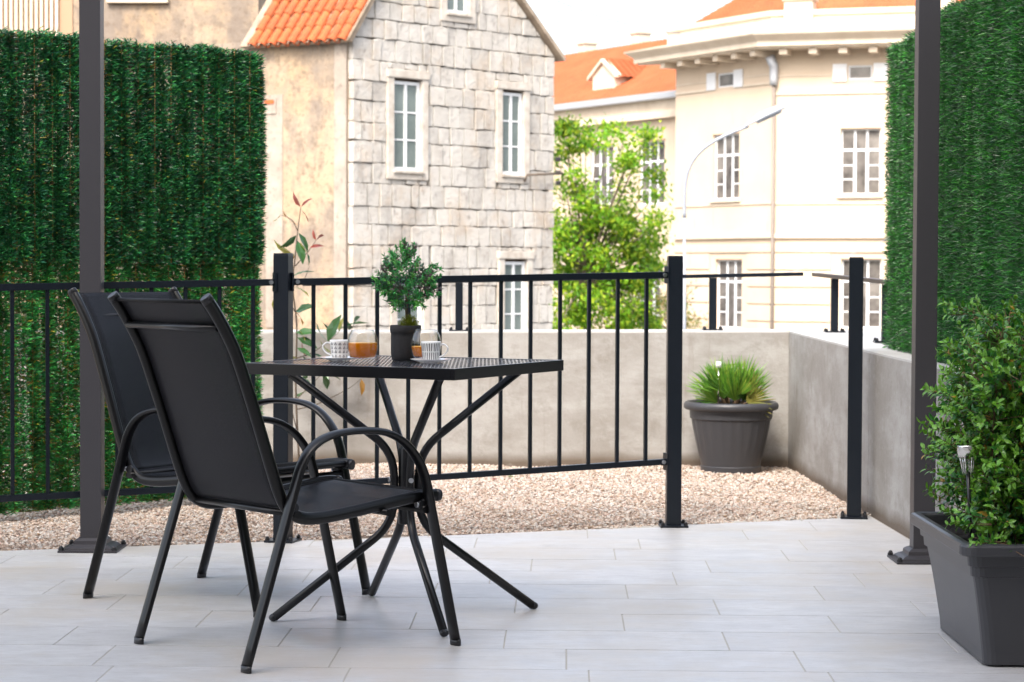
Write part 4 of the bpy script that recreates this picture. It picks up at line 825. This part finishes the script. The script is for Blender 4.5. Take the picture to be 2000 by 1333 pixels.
# stone blocks
rg = random.Random(11); z = -.75; nblk = 0
holes = [(t0-sur, t1+sur, z0-.16, z1+.20) for t0, t1, z0, z1 in wins]
rowh = []
while z < zap-.1:
    h = rg.choice((.31, .34, .36, .38, .40)); cuts = [0.0]; t = 0; z += 0
    while t < TW-.15:
        t += rg.choice((.2, .24, .28, .3, .34, .38, .46)) ; cuts.append(min(t, TW))
    cuts[-1] = TW
    # break the course at window edges; keep what is left above or below a window as its own piece
    cells = []
    for a, b_ in zip(cuts[:-1], cuts[1:]):
        segs = [(a, b_, z, z+h)]
        for h_ in holes:
            ns_ = []
            for (p, q, u, v) in segs:
                if q <= h_[0]+.01 or p >= h_[1]-.01 or v <= h_[2]+.01 or u >= h_[3]-.01: ns_.append((p, q, u, v)); continue
                if p < h_[0]: ns_.append((p, h_[0], u, v))
                if q > h_[1]: ns_.append((h_[1], q, u, v))
                pp, qq = max(p, h_[0]), min(q, h_[1])
                if u < h_[2]-.06: ns_.append((pp, qq, u, h_[2]))
                if v > h_[3]+.05: ns_.append((pp, qq, h_[3], v))
            segs = ns_
        cells += segs
    for a, b_, zz0, zz1 in cells:
        if b_-a < .06: continue
        j = .006; zz0 += j; zz1 -= j
        w_ = rg.uniform(.0, .012); poly = [(a+j+rg.uniform(-.006, .016), zz0+rg.uniform(-.010, .018)), ((a+b_)/2, zz0+rg.uniform(-.008, .006)), (b_-j+rg.uniform(-.01, .006), zz0+rg.uniform(-.008, .01)), (b_-j+rg.uniform(-.01, .006), zz1+rg.uniform(-.022, .012)), ((a+b_)/2, zz1+rg.uniform(-.006, .008)), (a+j+rg.uniform(-.006, .01), zz1+rg.uniform(-.022, .012))]
        poly = clip(poly, -slL, 1, el-.06); poly = clip(poly, slR, 1, er+slR*TW-.06) if len(poly) > 2 else poly
        if len(poly) < 3: continue
        c_t = sum(p[0] for p in poly)/len(poly); c_z = sum(p[1] for p in poly)/len(poly)
        if max(p[0] for p in poly)-min(p[0] for p in poly) < .05 or max(p[1] for p in poly)-min(p[1] for p in poly) < .05: continue
        n = len(poly); o1 = rg.uniform(-.014, .014); C0 = G.p(c_t, c_z, 0); m_ = MB(); vs = []
        for off, k in ((-BK-.005, 0), (o1-.008, 0), (o1, .010)):
            for (t_, z_) in poly:
                v = Vector((c_t-t_, c_z-z_)); v = v*(k/max(.05, v.length)); vs.append(G.p(t_+v.x, z_+v.y, off+rg.uniform(-.004, .004)*(k > 0))-C0)
        fs = [(i*n+q, i*n+(q+1) % n, (i+1)*n+(q+1) % n, (i+1)*n+q) for i in range(2) for q in range(n)]; fs.append(tuple(range(2*n, 3*n)))
        m_.add(vs, fs); o = m_.build('stone_block', 'stone', sh, world=False); o.location = C0-ORG[sh.name]; nblk += 1
    z += h
print('blocks', nblk)
# roof: left slope with single tiles, right slope as a slab
ovr = .10; up_l = (G.D*1+Z*slL).normalized(); ridge = G.p(tap, zap, 0); eave = G.p(0, el, 0)-up_l*.22
alongR = SD; nl = up_l.cross(alongR).normalized()
if nl.z < 0: nl = -nl
SLn = (ridge-eave).length
xe = SW.px(492, 74)[0]; RL = LWd-xe+.1
print('roof run', RL, SLn)
roof = MB(); roof.prism([eave+G.N*.12, ridge+G.N*.12, ridge+alongR*RL, eave+alongR*RL], nl*.06); rf = roof.build('roof', 'verge', sh)
up_r = (G.D*-1+Z*slR).normalized(); eR = G.p(TW, er, 0)-up_r*.20; nr_ = up_r.cross(alongR).normalized(); nr_ = nr_ if nr_.z > 0 else -nr_
m_ = MB(); m_.prism([eR+G.N*.12, ridge+G.N*.12, ridge+alongR*RL, eR+alongR*RL], nr_*.085); m_.build('roof', 'verge', sh)
tw2, tl2 = .215, .40; cols_ = int(RL/tw2); rows_ = int(SLn/.33)
def half_tile(L_, r0, r1, conv):
    q = MB(); n = 6; vs = []
    for (s_, r_) in ((0, r0), (L_, r1)):
        for th in (0, .014):
            for k in range(n+1):
                a = math.pi*k/n; rr2 = r_-th; vs.append((s_, -math.cos(a)*rr2, math.sin(a)*rr2*(1 if conv else -1)))
    W_ = n+1
    for k in range(n): q.add([vs[k], vs[k+1], vs[2*W_+k+1], vs[2*W_+k]], [(0, 1, 2, 3)], True); q.add([vs[k], vs[k+1], vs[W_+k+1], vs[W_+k]], [(0, 1, 2, 3)])
    q.add([vs[0], vs[W_], vs[3*W_], vs[2*W_]], [(0, 1, 2, 3)]); return q
tproto = half_tile(tl2, .092, .075, True); tme = bpy.data.meshes.new('roof_tile'); tme.from_pydata([tuple(v) for v in tproto.v], [], tproto.f); tme.materials.append(MT['rooftile']); tme.polygons.foreach_set('use_smooth', tproto.sm)
cha = half_tile(tl2, .075, .092, False); cme = bpy.data.meshes.new('channel_tile'); cme.from_pydata([tuple(v) for v in cha.v], [], cha.f); cme.materials.append(MT['rooftile'])
for c in range(cols_):
    for r in range(rows_):
        base = eave-up_l*.03+alongR*((c+.5)*tw2-.05)+up_l*(r*.33)+nl*(.085+rg.uniform(-.004, .006)); y_ = alongR+Vector((0, 0, 0)); rot = Matrix((up_l, nl.cross(up_l), nl)).transposed().to_quaternion()
        from mathutils import Quaternion
        o = link('roof_tile', tme, rf); o.location = base-ORG[sh.name]; o.rotation_mode = 'QUATERNION'; o.rotation_quaternion = rot @ Quaternion((0, 0, 1), rg.uniform(-.03, .03)) @ Quaternion((0, 1, 0), .02)
        if r < 3 and c < cols_-1:
            o = link('channel_tile', cme, rf); o.location = base+alongR*tw2*.5+nl*.012-ORG[sh.name]; o.rotation_mode = 'QUATERNION'; o.rotation_quaternion = rot
m_ = MB(); vg = nl*.10; m_.tube([eave+G.N*.10+nl*.09, ridge+G.N*.10+nl*.09], .028, n=8); m_.build('verge', 'verge', rf)
m_ = MB(); m_.box(eave+alongR*(RL/2)-Z*.02+up_l*.16-nl*.03, (RL/2, .10, .04), (alongR, Z.cross(alongR), Z)); m_.build('eave_course', 'greyplaster', rf)
# iron bracket with cable on the stone house
ib = thing('wall_bracket', 'thin iron bracket with cables at the right corner of the stone house', 'bracket', G.p(TW-.5, G.px(1022, 343)[1], .04))
q0 = G.px(1022, 343); q1 = G.px(1083, 339); m_ = MB(); m_.tube([G.p(q0[0], q0[1], .10), G.p(q1[0]+.12, q1[1], .10)], .022, n=6); m_.tube([G.p(q0[0], q0[1]-.0, .10), G.p(q0[0]-.02, q0[1]-.12, .06)], .02, n=5); m_.build('arm', 'bark', ib)
m_ = MB()
for yy in (312, 338, 358): q = G.px(1083, yy); m_.box(G.p(TW+.05, q[1], .05), (.05, .05, .04), bev=.01)
m_.build('insulator', 'nut', ib)
# ================================================================ PLASTER HOUSE AT THE LEFT, BEHIND
LH = Wall((-9.2, 43.5), (1, -.02)); lh = thing('plaster_house', 'weathered cream plaster building behind the left green screen', 'house', (-9.2, 43.5, -4.596))
xr = LH.px(505, 40)[0]
m_ = MB(); LH.box(m_, -6, xr, -4.59, 9, -6, 0); m_.build('wall', 'plaster', lh)
m_ = MB(); q0 = LH.px(330, 70); q1 = LH.px(210, 2); LH.box(m_, q1[0], q0[0], q1[1]-.05, q1[1]+.06, 0, .12, .01); m_.build('ledge', 'creamlight', lh)
q0 = LH.px(-20, 100); q1 = LH.px(118, 100)
m_ = MB(); LH.box(m_, q0[0], q1[0]+.25, q0[1]-.6, q0[1]+1.9, 0.003, .03); m_.build('louvre_backing', 'creamdark', lh)
nsl = 14
for k in range(nsl):
    t = q0[0]+(q1[0]-q0[0])*(k+.5)/nsl; m_ = MB(); LH.box(m_, t-.028, t+.028, q0[1]-.6, q0[1]+1.9, .05, .10, .008); m_.build('slat', 'creamlight', lh)
for zz in (q0[1]-.55, q0[1]+1.2):
    m_ = MB(); LH.box(m_, q0[0], q1[0], zz, zz+.08, .10, .13, .005); m_.build('slat_rail', 'creamlight', lh)
# ================================================================ CREAM BUILDING
Z0 = 69.0; CP = Vector(((1512-1000)/FPX*Z0, Z0, 0))
DL = Vector((-.50, .866, 0)); DR = Vector((.955, -.295, 0)).normalized()
cb = thing('cream_building', 'large pale cream town building with a cornice, tall white windows and orange roof', 'building', (CP.x, CP.y, -4.596))
WR = Wall(CP, DR); tl0 = Wall(CP, -DL).px(1320, 300)[0]; LL_ = abs(tl0); WL = Wall(CP+DL*LL_, -DL)
print('left facade len', LL_)
zc = WR.px(1512, 108)[1]; zcl = zc                                   # underside of the cornice
RW = 9.0
def wpx(W, x0, y0, x1, y1):
    ym = (y0+y1)/2; xm = (x0+x1)/2; return [W.px(x0, ym)[0], W.px(x1, ym)[0], W.px(xm, y1)[1], W.px(xm, y0)[1]]
rw = [wpx(WR, 1642, 252, 1720, 381), wpx(WR, 1643, 507, 1721, 642)]; ra_ = wpx(WR, 1657, 128, 1704, 156)
lw = [wpx(WL, 1393, 263, 1444, 390), wpx(WL, 1398, 508, 1449, 642)]; la_ = wpx(WL, 1401, 143, 1434, 171)
m_ = MB(); WR.holes(m_, 0, RW, -4.59, zc+.4, rw+[ra_]); m_.build('wall', 'cream', cb)
m_ = MB(); WL.holes(m_, 0, LL_, -4.59, zc+.4, lw+[la_]); m_.build('wall', 'cream', cb)
m_ = MB(); eW = Wall(WL.P, DL); SLt = Vector((-DL.y, DL.x, 0)); q = WL.P; inn = -WL.N
m_.prism([q+Z*-4.59, q+Z*(zc+.4), q+inn*9+Z*(zc+.4), q+inn*9+Z*-4.59], DL*.02); m_.build('wall', 'cream', cb)
m_ = MB(); q = CP+DR*RW; m_.prism([q+Z*-4.59, q+Z*(zc+.4), q-WR.N*9+Z*(zc+.4), q-WR.N*9+Z*-4.59], DR*.02); m_.build('wall', 'cream', cb)
for W, hs2, at in ((WR, rw, ra_), (WL, lw, la_)):
    for t0, t1, z0, z1 in hs2:
        window(W, cb, t0, t1, z0, z1, -.13 if W is WR else -.10, 3, 3, fr=.05, mul=.055, pane='panedark', transom=.68, skip=(1,))
        m_ = MB(); W.box(m_, t0-.10, t1+.10, z0-.10, z0-.003, -.02, .10, .01); m_.build('window_sill', 'creamlight', cb)
        m_ = MB(); W.box(m_, t0-.02, t1+.02, z1+.0, z1+.025, .0, .02); m_.build('window_head', 'creamdark', cb)
        m_ = MB(); W.box(m_, t0-.3, t1+.3, z0-2.2, z1+1.2, -1.6, -1.5); m_.build('room_back', 'greyplaster', cb)
    t0, t1, z0, z1 = at
    window(W, cb, t0, t1, z0, z1, -.05, 1, 1, fr=.05, mul=.03, pane='panedark')
    sw = .47 if W is WR else .52
    for a, b_ in ((t0-sw, t0-.04), (t1+.04, t1+sw)):
        m_ = MB(); W.box(m_, a, b_, z0-.05, z1+.05, .01, .06, .005)
        for k in range(6): zz = z0+(z1-z0)*(k+.3)/6; W.box(m_, a+.05, b_-.05, zz, zz+.03, .06, .075)
        m_.build('shutter', 'winwhite', cb)
    tm = RW if W is WR else LL_
    # string courses and rusticated ground floor
    for (y_, h_, o_) in ((186 if W is WR else 168, .07, .05), (400, .05, .04), (466, .14, .11), (150, .04, .03)):
        zz = W.px(1560 if W is WR else 1480, y_)[1]; m_ = MB()
        segs = [(0, tm)]
        for t0_, t1_, z0_, z1_ in hs2+[at]:
            if z0_-.12 < zz+h_ and z1_+.03 > zz: segs = [s__ for a, b_ in segs for s__ in ((a, min(b_, t0_-.56)), (max(a, t1_+.56), b_)) if s__[1]-s__[0] > .05]
        for a, b_ in segs: m_ = MB(); W.box(m_, a+.005, b_-.005, zz, zz+h_, .001, o_, .008); m_.build('string_course', 'creamlight', cb)
    k = 0; zz = -4.4; top = W.px(1560 if W is WR else 1480, 478)[1]
    while zz < top-.25:
        segs = [(0.0, tm)]
        for t0_, t1_, z0_, z1_ in hs2:
            if z0_-.15 < zz+.5 and z1_+.1 > zz: segs = [s__ for a, b_ in segs for s__ in ((a, min(b_, t0_-.32)), (max(a, t1_+.32), b_)) if s__[1]-s__[0] > .1]
        for a, b_ in segs: m_ = MB(); W.box(m_, a+.004, b_-.004, zz, min(zz+.50, top), .001, .06, .025); m_.build('rusticated_band', 'cream', cb)
        zz += .54
# cornice: stepped profile along both facades, mitred at the corner
zq = [WR.px(1640, y_)[1]-(zc+.28) for y_ in (97, 94, 85, 82, 72, 69, 57, 20)]; print('cornice z', zc, zq)
cs = [(-.05, zq[0]), (.92, zq[0]), (.92, zq[1]), (1.02, zq[1]+.01), (1.02, zq[2]), (1.06, zq[3]), (1.26, zq[4]), (1.28, zq[5]), (.35, zq[6]), (-.05, zq[6])]
def corner_off(o):   # corner point of both walls pushed out by o
    n1, n2 = WR.N, WL.N; bis = (n1+n2).normalized(); return CP+bis*(o/bis.dot(n1))
m_ = MB(); rings = []
for P_, f in ((WL.p(-.1, 0), lambda o: WL.p(-max(o, .05), 0, o)), (None, corner_off), (None, lambda o: WR.p(RW, 0, o))):
    rings.append([f(o)+Z*(zc+.28+z_) for o, z_ in cs])
n = len(cs); vs = [p for r_ in rings for p in r_]; m_.add(vs, [(i*n+j, i*n+(j+1) % n, (i+1)*n+(j+1) % n, (i+1)*n+j) for i in range(2) for j in range(n)]+[tuple(range(n)), tuple(range(2*n, 3*n))[::-1]]); m_.build('cornice', 'creamlight', cb)
for W, tm, st2 in ((WR, RW, .0), (WL, LL_, .0)):
    k = 0; t = .35
    while t < tm-.1:
        m_ = MB(); W.box(m_, t-.13, t+.13, zc+.28+zq[0]-.19, zc+.28+zq[0]-.004, .0, .80, .02); m_.build('modillion', 'creamlight', cb); t += .92 if W is WR else 1.0
# parapet above the cornice
m_ = MB(); rings = []
for f in (lambda o: WL.p(-.1, 0, o), corner_off, lambda o: WR.p(RW, 0, o)):
    rings.append([f(o)+Z*z_ for o, z_ in ((.30, zc+.28+zq[6]-.02), (.30, zc+.28+zq[7]-.2), (.38, zc+.28+zq[7]-.16), (.38, zc+.28+zq[7]), (-.2, zc+.28+zq[7]), (-.2, zc+.28+zq[6]-.02))])
n = 6; vs = [p for r_ in rings for p in r_]; m_.add(vs, [(i*n+j, i*n+(j+1) % n, (i+1)*n+(j+1) % n, (i+1)*n+j) for i in range(2) for j in range(n)]+[tuple(range(n)), tuple(range(2*n, 3*n))[::-1]]); m_.build('parapet', 'creamlight', cb)
for t in (.3, 4.6): m_ = MB(); WR.box(m_, t, t+.9, zc+.28+zq[6]-.02, zc+.28+zq[7]+.28, -.25, .42, .04); WR.box(m_, t-.06, t+.96, zc+.28+zq[7]+.28, zc+.28+zq[7]+.38, -.3, .48, .02); m_.build('parapet_block', 'creamlight', cb)
def corrugated(par, A, B, C_, D_, name='roof_tiles', pitch=.24, amp=.045):
    """ribbed tile surface: A-B eave, D-C ridge"""
    n = max(4, int((B-A).length/pitch)*4); nrm = (B-A).cross(D_-A).normalized(); nrm = nrm if nrm.z > 0 else -nrm; rows = 24; V = []; 
    for r in range(rows+1):
        for s2 in (0, 1):
            f = min(1, (r+s2*.98)/rows) if r < rows else 1
            lo = A.lerp(D_, f); hi = B.lerp(C_, f)
            for k in range(n+1): V.append(np.array(lo.lerp(hi, k/n)+nrm*(amp*(.5+.5*math.cos(math.pi*k/2))+(.03 if s2 == 0 else 0))))
    W_ = n+1; F = [(r*W_+k, r*W_+k+1, (r+1)*W_+k+1, (r+1)*W_+k) for r in range(2*rows+1) for k in range(n)]
    o = raw(name, np.array(V), np.array(F), None, 'farroof', par, smooth=True); return tag(o, kind='stuff')
rz_ = zc+.28+zq[7]-.1; c1 = corner_off(-.25)+Z*rz_; c2 = WR.p(RW, rz_, -.25); c3 = WL.p(0, rz_, -.25); c4 = corner_off(-5)+Z*(rz_+3.3)
corrugated(cb, c1, c2, WR.p(RW, rz_+3.3, -5), c4); corrugated(cb, c3, c1, c4, WL.p(3, rz_+3.3, -5))
# downpipe at the corner
m_ = MB(); pz0 = CP+((WR.N+WL.N).normalized())*.13; hz = WR.px(1505, 165)[1]
m_.tube([pz0+Z*-4.5, pz0+Z*hz], .055, n=10); m_.build('downpipe', 'pipe', cb)
m_ = MB(); m_.tube([pz0+Z*(hz-.05), pz0+Z*(hz+.15), pz0+Z*(hz+.55), pz0-DR*.12+WR.N*.1+Z*(hz+.85)], .12, n=10, taper=1.3); m_.build('hopper', 'zinc', cb)
# ---- wing
wg = thing('cream_wing', 'lower cream wing with orange roof and dormer between the stone house and the main building', 'building', tuple(WL.P+DL*2.0)[:2]+(-4.596,))
WP = WL.P+DL*1.5-WL.N*1.2; LW = 20.0; WG = Wall(WP+DL*LW, -DL)
zg = WG.px(1318, 186)[1]
def wp2(x0, y0, x1, y1): return wpx(WG, x0, y0, x1, y1)
ww = [wp2(1248, 277, 1298, 400), wp2(1153, 286, 1198, 400), wp2(1240, 520, 1290, 645)]
m_ = MB(); WG.holes(m_, 0, LW+1.0, -4.59, zg, ww); m_.build('wall', 'cream', wg)
for h_ in ww:
    window(WG, wg, *h_, -.10, 3, 3, fr=.05, mul=.06, pane='panedark', transom=.68, skip=(1,))
    m_ = MB(); WG.box(m_, h_[0]-.3, h_[1]+.3, h_[2]-.5, h_[3]+.5, -1.3, -1.2); m_.build('room_back', 'greyplaster', wg)
    m_ = MB(); WG.box(m_, h_[0]-.05, h_[1]+.05, h_[3], h_[3]+.06, .0, .04); m_.build('window_head', 'creamdark', wg)
m_ = MB(); WG.box(m_, -.2, LW+.9, zg-.78, zg-.56, .0, .28, .02); WG.box(m_, -.2, LW+.9, zg-.56, zg-.12, .0, .12); m_.build('frieze', 'creamlight', wg)
m_ = MB(); WG.box(m_, -.2, LW+.9, zg-.13, zg+.10, .12, .42, .03); m_.build('gutter', 'zinc', wg)
g0 = WG.px(1318, 70)[1]; slo = 2.9
A = WG.p(0, zg+.02, .30); B = WG.p(LW+1.0, zg+.02, .30); W5 = Wall(WG.P-WG.N*5.0, WG.D); zr5 = W5.px(1316, 77)[1]; print('wing ridge', zg, zr5); D_ = WG.p(0, zr5, -5.0); C_ = WG.p(LW+1.0, zr5, -5.0)
corrugated(wg, A, B, C_, D_)
for x_, y_ in ((1135, 92), (1239, 72)):
    t_, z_ = Wall(WG.P-WG.N*5.1, WG.D).px(x_, y_); WW = Wall(WG.P-WG.N*5.1, WG.D); m_ = MB(); WW.box(m_, t_-.28, t_+.28, z_-.8, z_+.10, -.6, 0, .03); WW.box(m_, t_-.34, t_+.34, z_+.10, z_+.22, -.66, .06, .02); m_.build('chimney', 'creamlight', wg)
dm = WG.px(1178, 150); WD = Wall(WG.P+WG.N*(-.75), WG.D); d0 = WD.px(1158, 190); d1 = WD.px(1201, 190); da = WD.px(1178, 122); de = WD.px(1178, 148)[1]
m_ = MB(); tm = (d0[0]+d1[0])/2; m_.prism([WD.p(d0[0], d0[1]-.3), WD.p(d1[0], d0[1]-.3), WD.p(d1[0], de), WD.p(tm, da[1]-.05), WD.p(d0[0], de)], -WD.N*4.0); m_.build('dormer', 'creamlight', wg)
m_ = MB(); 
for a, b_ in ((d0[0]-.22, tm), (d1[0]+.22, tm)):
    m_.prism([WD.p(a, de-.14, .12), WD.p(b_, da[1], .12), WD.p(b_, da[1]+.12, .12), WD.p(a, de-.02, .12)], -WD.N*.25)
m_.build('dormer_gable_trim', 'creamlight', wg)
corrugated(wg, WD.p(d1[0]+.25, de-.14, .0), WD.p(d1[0]+.25, de-.14, -4.0), WD.p(tm, da[1]+.10, -4.0), WD.p(tm, da[1]+.10, .0), 'dormer_tiles'); corrugated(wg, WD.p(d0[0]-.25, de-.14, .0), WD.p(d0[0]-.25, de-.14, -4.0), WD.p(tm, da[1]+.10, -4.0), WD.p(tm, da[1]+.10, .0), 'dormer_tiles')
# ================================================================ STREET LAMP
lb = onY(1337, 640, 40.0); la = lambda x, y, d=0: onY(x, y, 40.0+d)
lp_ = thing('street_lamp', 'pale curved street lamp in front of the cream building', 'street lamp', (lb.x, 40, -4.596))
m_ = MB(); m_.tube([Vector((lb.x, 40, -4.59)), la(1337, 640), la(1337, 420)], .036, n=10, taper=.75); m_.build('pole', 'lamp', lp_)
m_ = MB(); m_.tube(crv([la(1337, 425), la(1337, 385), la(1341, 345), la(1355, 312), la(1382, 285), la(1420, 264), la(1462, 247)], 5), .036, n=8, taper=.85); m_.build('arm', 'lamp', lp_)
hA, hB = la(1456, 249), la(1535, 212); d = (hB-hA).normalized(); sid = Vector((0, 1, 0)); upv = sid.cross(d); upv = upv if upv.z > 0 else -upv
m_ = MB(); LN_ = (hB-hA).length; secs = [(0, .05, .04), (.15, .08, .08), (.45, .13, .13), (.8, .13, .12), (1, .06, .04)]
vs = []; 
for f, wd_, h_ in secs:
    c = hA+d*(LN_*f)
    for k in range(9): a = math.pi*k/8; vs.append(c+sid*(wd_*math.cos(a))+upv*(h_*math.sin(a)))
m_.add(vs, [(i*9+k, i*9+k+1, (i+1)*9+k+1, (i+1)*9+k) for i in range(4) for k in range(8)]+[(i*9+8, i*9, (i+1)*9, (i+1)*9+8) for i in range(4)], True); m_.build('lamp_head', 'lamp', lp_)
m_ = MB(); m_.box(hA+d*(LN_*.58)-upv*.02, (LN_*.30, .085, .025), (d, sid, upv), .015); m_.build('lamp_cover', 'lampdark', lp_)
# cables in front of the cream building
for lab, A_, B_, sag in (('thin dark cable sagging in front of the cream building below its middle string course', onY(1345, 555, 62), onY(1770, 452, 60), .35), ('thin cable crossing the sky above the cream wing', onY(1060, -10, 55), onY(1330, 66, 58), .15)):
    m_ = MB(); m_.tube([A_.lerp(B_, t/14)-Z*(sag*4*(t/14)*(1-t/14)) for t in range(15)], .012, n=5); tag(m_.build('overhead_cable', 'lamp'), lab, 'cable')
# ================================================================ TREES
def tree(label, c, crown, nl_, lsize, seed, tz0=-4.59, clumps=60, cols=None, at=None):
    """crown = (cx, cy, cz, rx, ry, rz)"""
    rgn = np.random.default_rng(seed); t = thing('street_tree', label, 'tree', (c[0], c[1], tz0)); m_ = MB(); base = Vector((c[0], c[1], tz0)); cen = Vector(crown[:3]); rad = np.array(crown[3:])
    top = cen-Z*(rad[2]*.5); m_.tube(crv([base, base.lerp(top, .5)+Vector((.1, .05, 0)), top], 6), .16, n=10, taper=.6); m_.build('trunk', 'bark', t)
    br_ = MB(); LP_, LD_, LC_ = [], [], []
    for k in range(clumps):
        d = rgn.normal(size=3); d /= np.linalg.norm(d); r = rgn.uniform(.25, 1)**.6; p = np.array(cen)+d*r*rad
        if at is not None: p = np.array(at[k % len(at)])+rgn.normal(size=3)*np.array([.12, .5, .12])
        a = top.lerp(Vector(p), .3)+Vector((0, 0, .2)); br_.tube(crv([top-Z*rgn.uniform(0, 1), a, Vector(p)], 4), .035, n=5, taper=.2)
        tone = rgn.uniform(.6, 1.3); n = int(nl_/clumps*rgn.uniform(.5, 1.5)); o = rgn.normal(size=(n, 3))*np.array([.19, .30, .13])*rgn.uniform(.6, 1.2)
        LP_.append(p+o); LC_.append((cols[rgn.integers(0, len(cols), n)])*tone*rgn.uniform(.8, 1.2, (n, 1)))
    br_.build('branches', 'bark', t); P_ = np.concatenate(LP_); C2 = np.concatenate(LC_); n = len(P_); V, F, C3 = leafmesh(P_, unit(n), unit(n, .8), rgn.uniform(.6, 1.3, n)*lsize, rgn.uniform(.6, 1.2, n)*lsize*.5, C2); tag(raw('crown', V, F, C3, 'treeleaf', t), kind='stuff'); return t
tcol = np.array([(.16, .34, .02), (.24, .42, .025), (.10, .25, .02), (.36, .46, .03)])
tc_ = onY(1150, 480, 50)
CLp = [(1092, 240), (1110, 262), (1128, 250), (1150, 268), (1120, 295), (1098, 300), (1200, 248), (1218, 258), (1178, 272), (1205, 285), (1255, 292), (1275, 285), (1238, 330), (1215, 322), (1285, 345), (1292, 378), (1240, 372), (1138, 352), (1105, 342), (1095, 380), (1125, 385), (1160, 385), (1212, 395), (1165, 410), (1130, 420), (1100, 425), (1290, 415), (1185, 430), (1215, 440), (1240, 455), (1255, 480), (1270, 510)]
CLp += [(x+(y % 3)*6, y) for y in range(445, 660, 24) for x in range(1095, 1275, 27)]
CL = [tuple(onY(x, y, 50)) for x, y in CLp]
tree('bright green leafy tree between the stone house and the cream building', (tc_.x-.2, 50), (tc_.x-.1, 50, onY(1150, 480, 50).z, 1.15, 1.2, 2.3), 18000, .12, 5, cols=tcol, clumps=len(CL), at=CL)
tc2 = onY(1320, 620, 56)
tree('small shrubby tree with sparse yellowish leaves beside the lamp pole', (tc2.x, 56), (tc2.x, 56, onY(1320, 640, 56).z, .75, .7, 1.0), 3000, .09, 9, cols=np.array([(.22, .24, .05), (.14, .22, .04), (.30, .22, .08)]), clumps=26)
# ================================================================ HOUSE BEHIND THE CAMERA (unseen, outside the frame, its height set to shade the terrace)
hb = MB(); hb.prism([(-14, -3.4, -4.59), (9, -3.4, -4.59), (9, -12, -4.59), (-14, -12, -4.59)], (0, 0, 19)); tag(hb.build('apartment_house', 'house'), 'plain rendered house wall behind the terrace, outside the picture', 'house')
# ---------------------------------------------------------------- tidy: drop Blender's automatic label on empties
print('objects', len(bpy.data.objects), 'tiles', tiles)
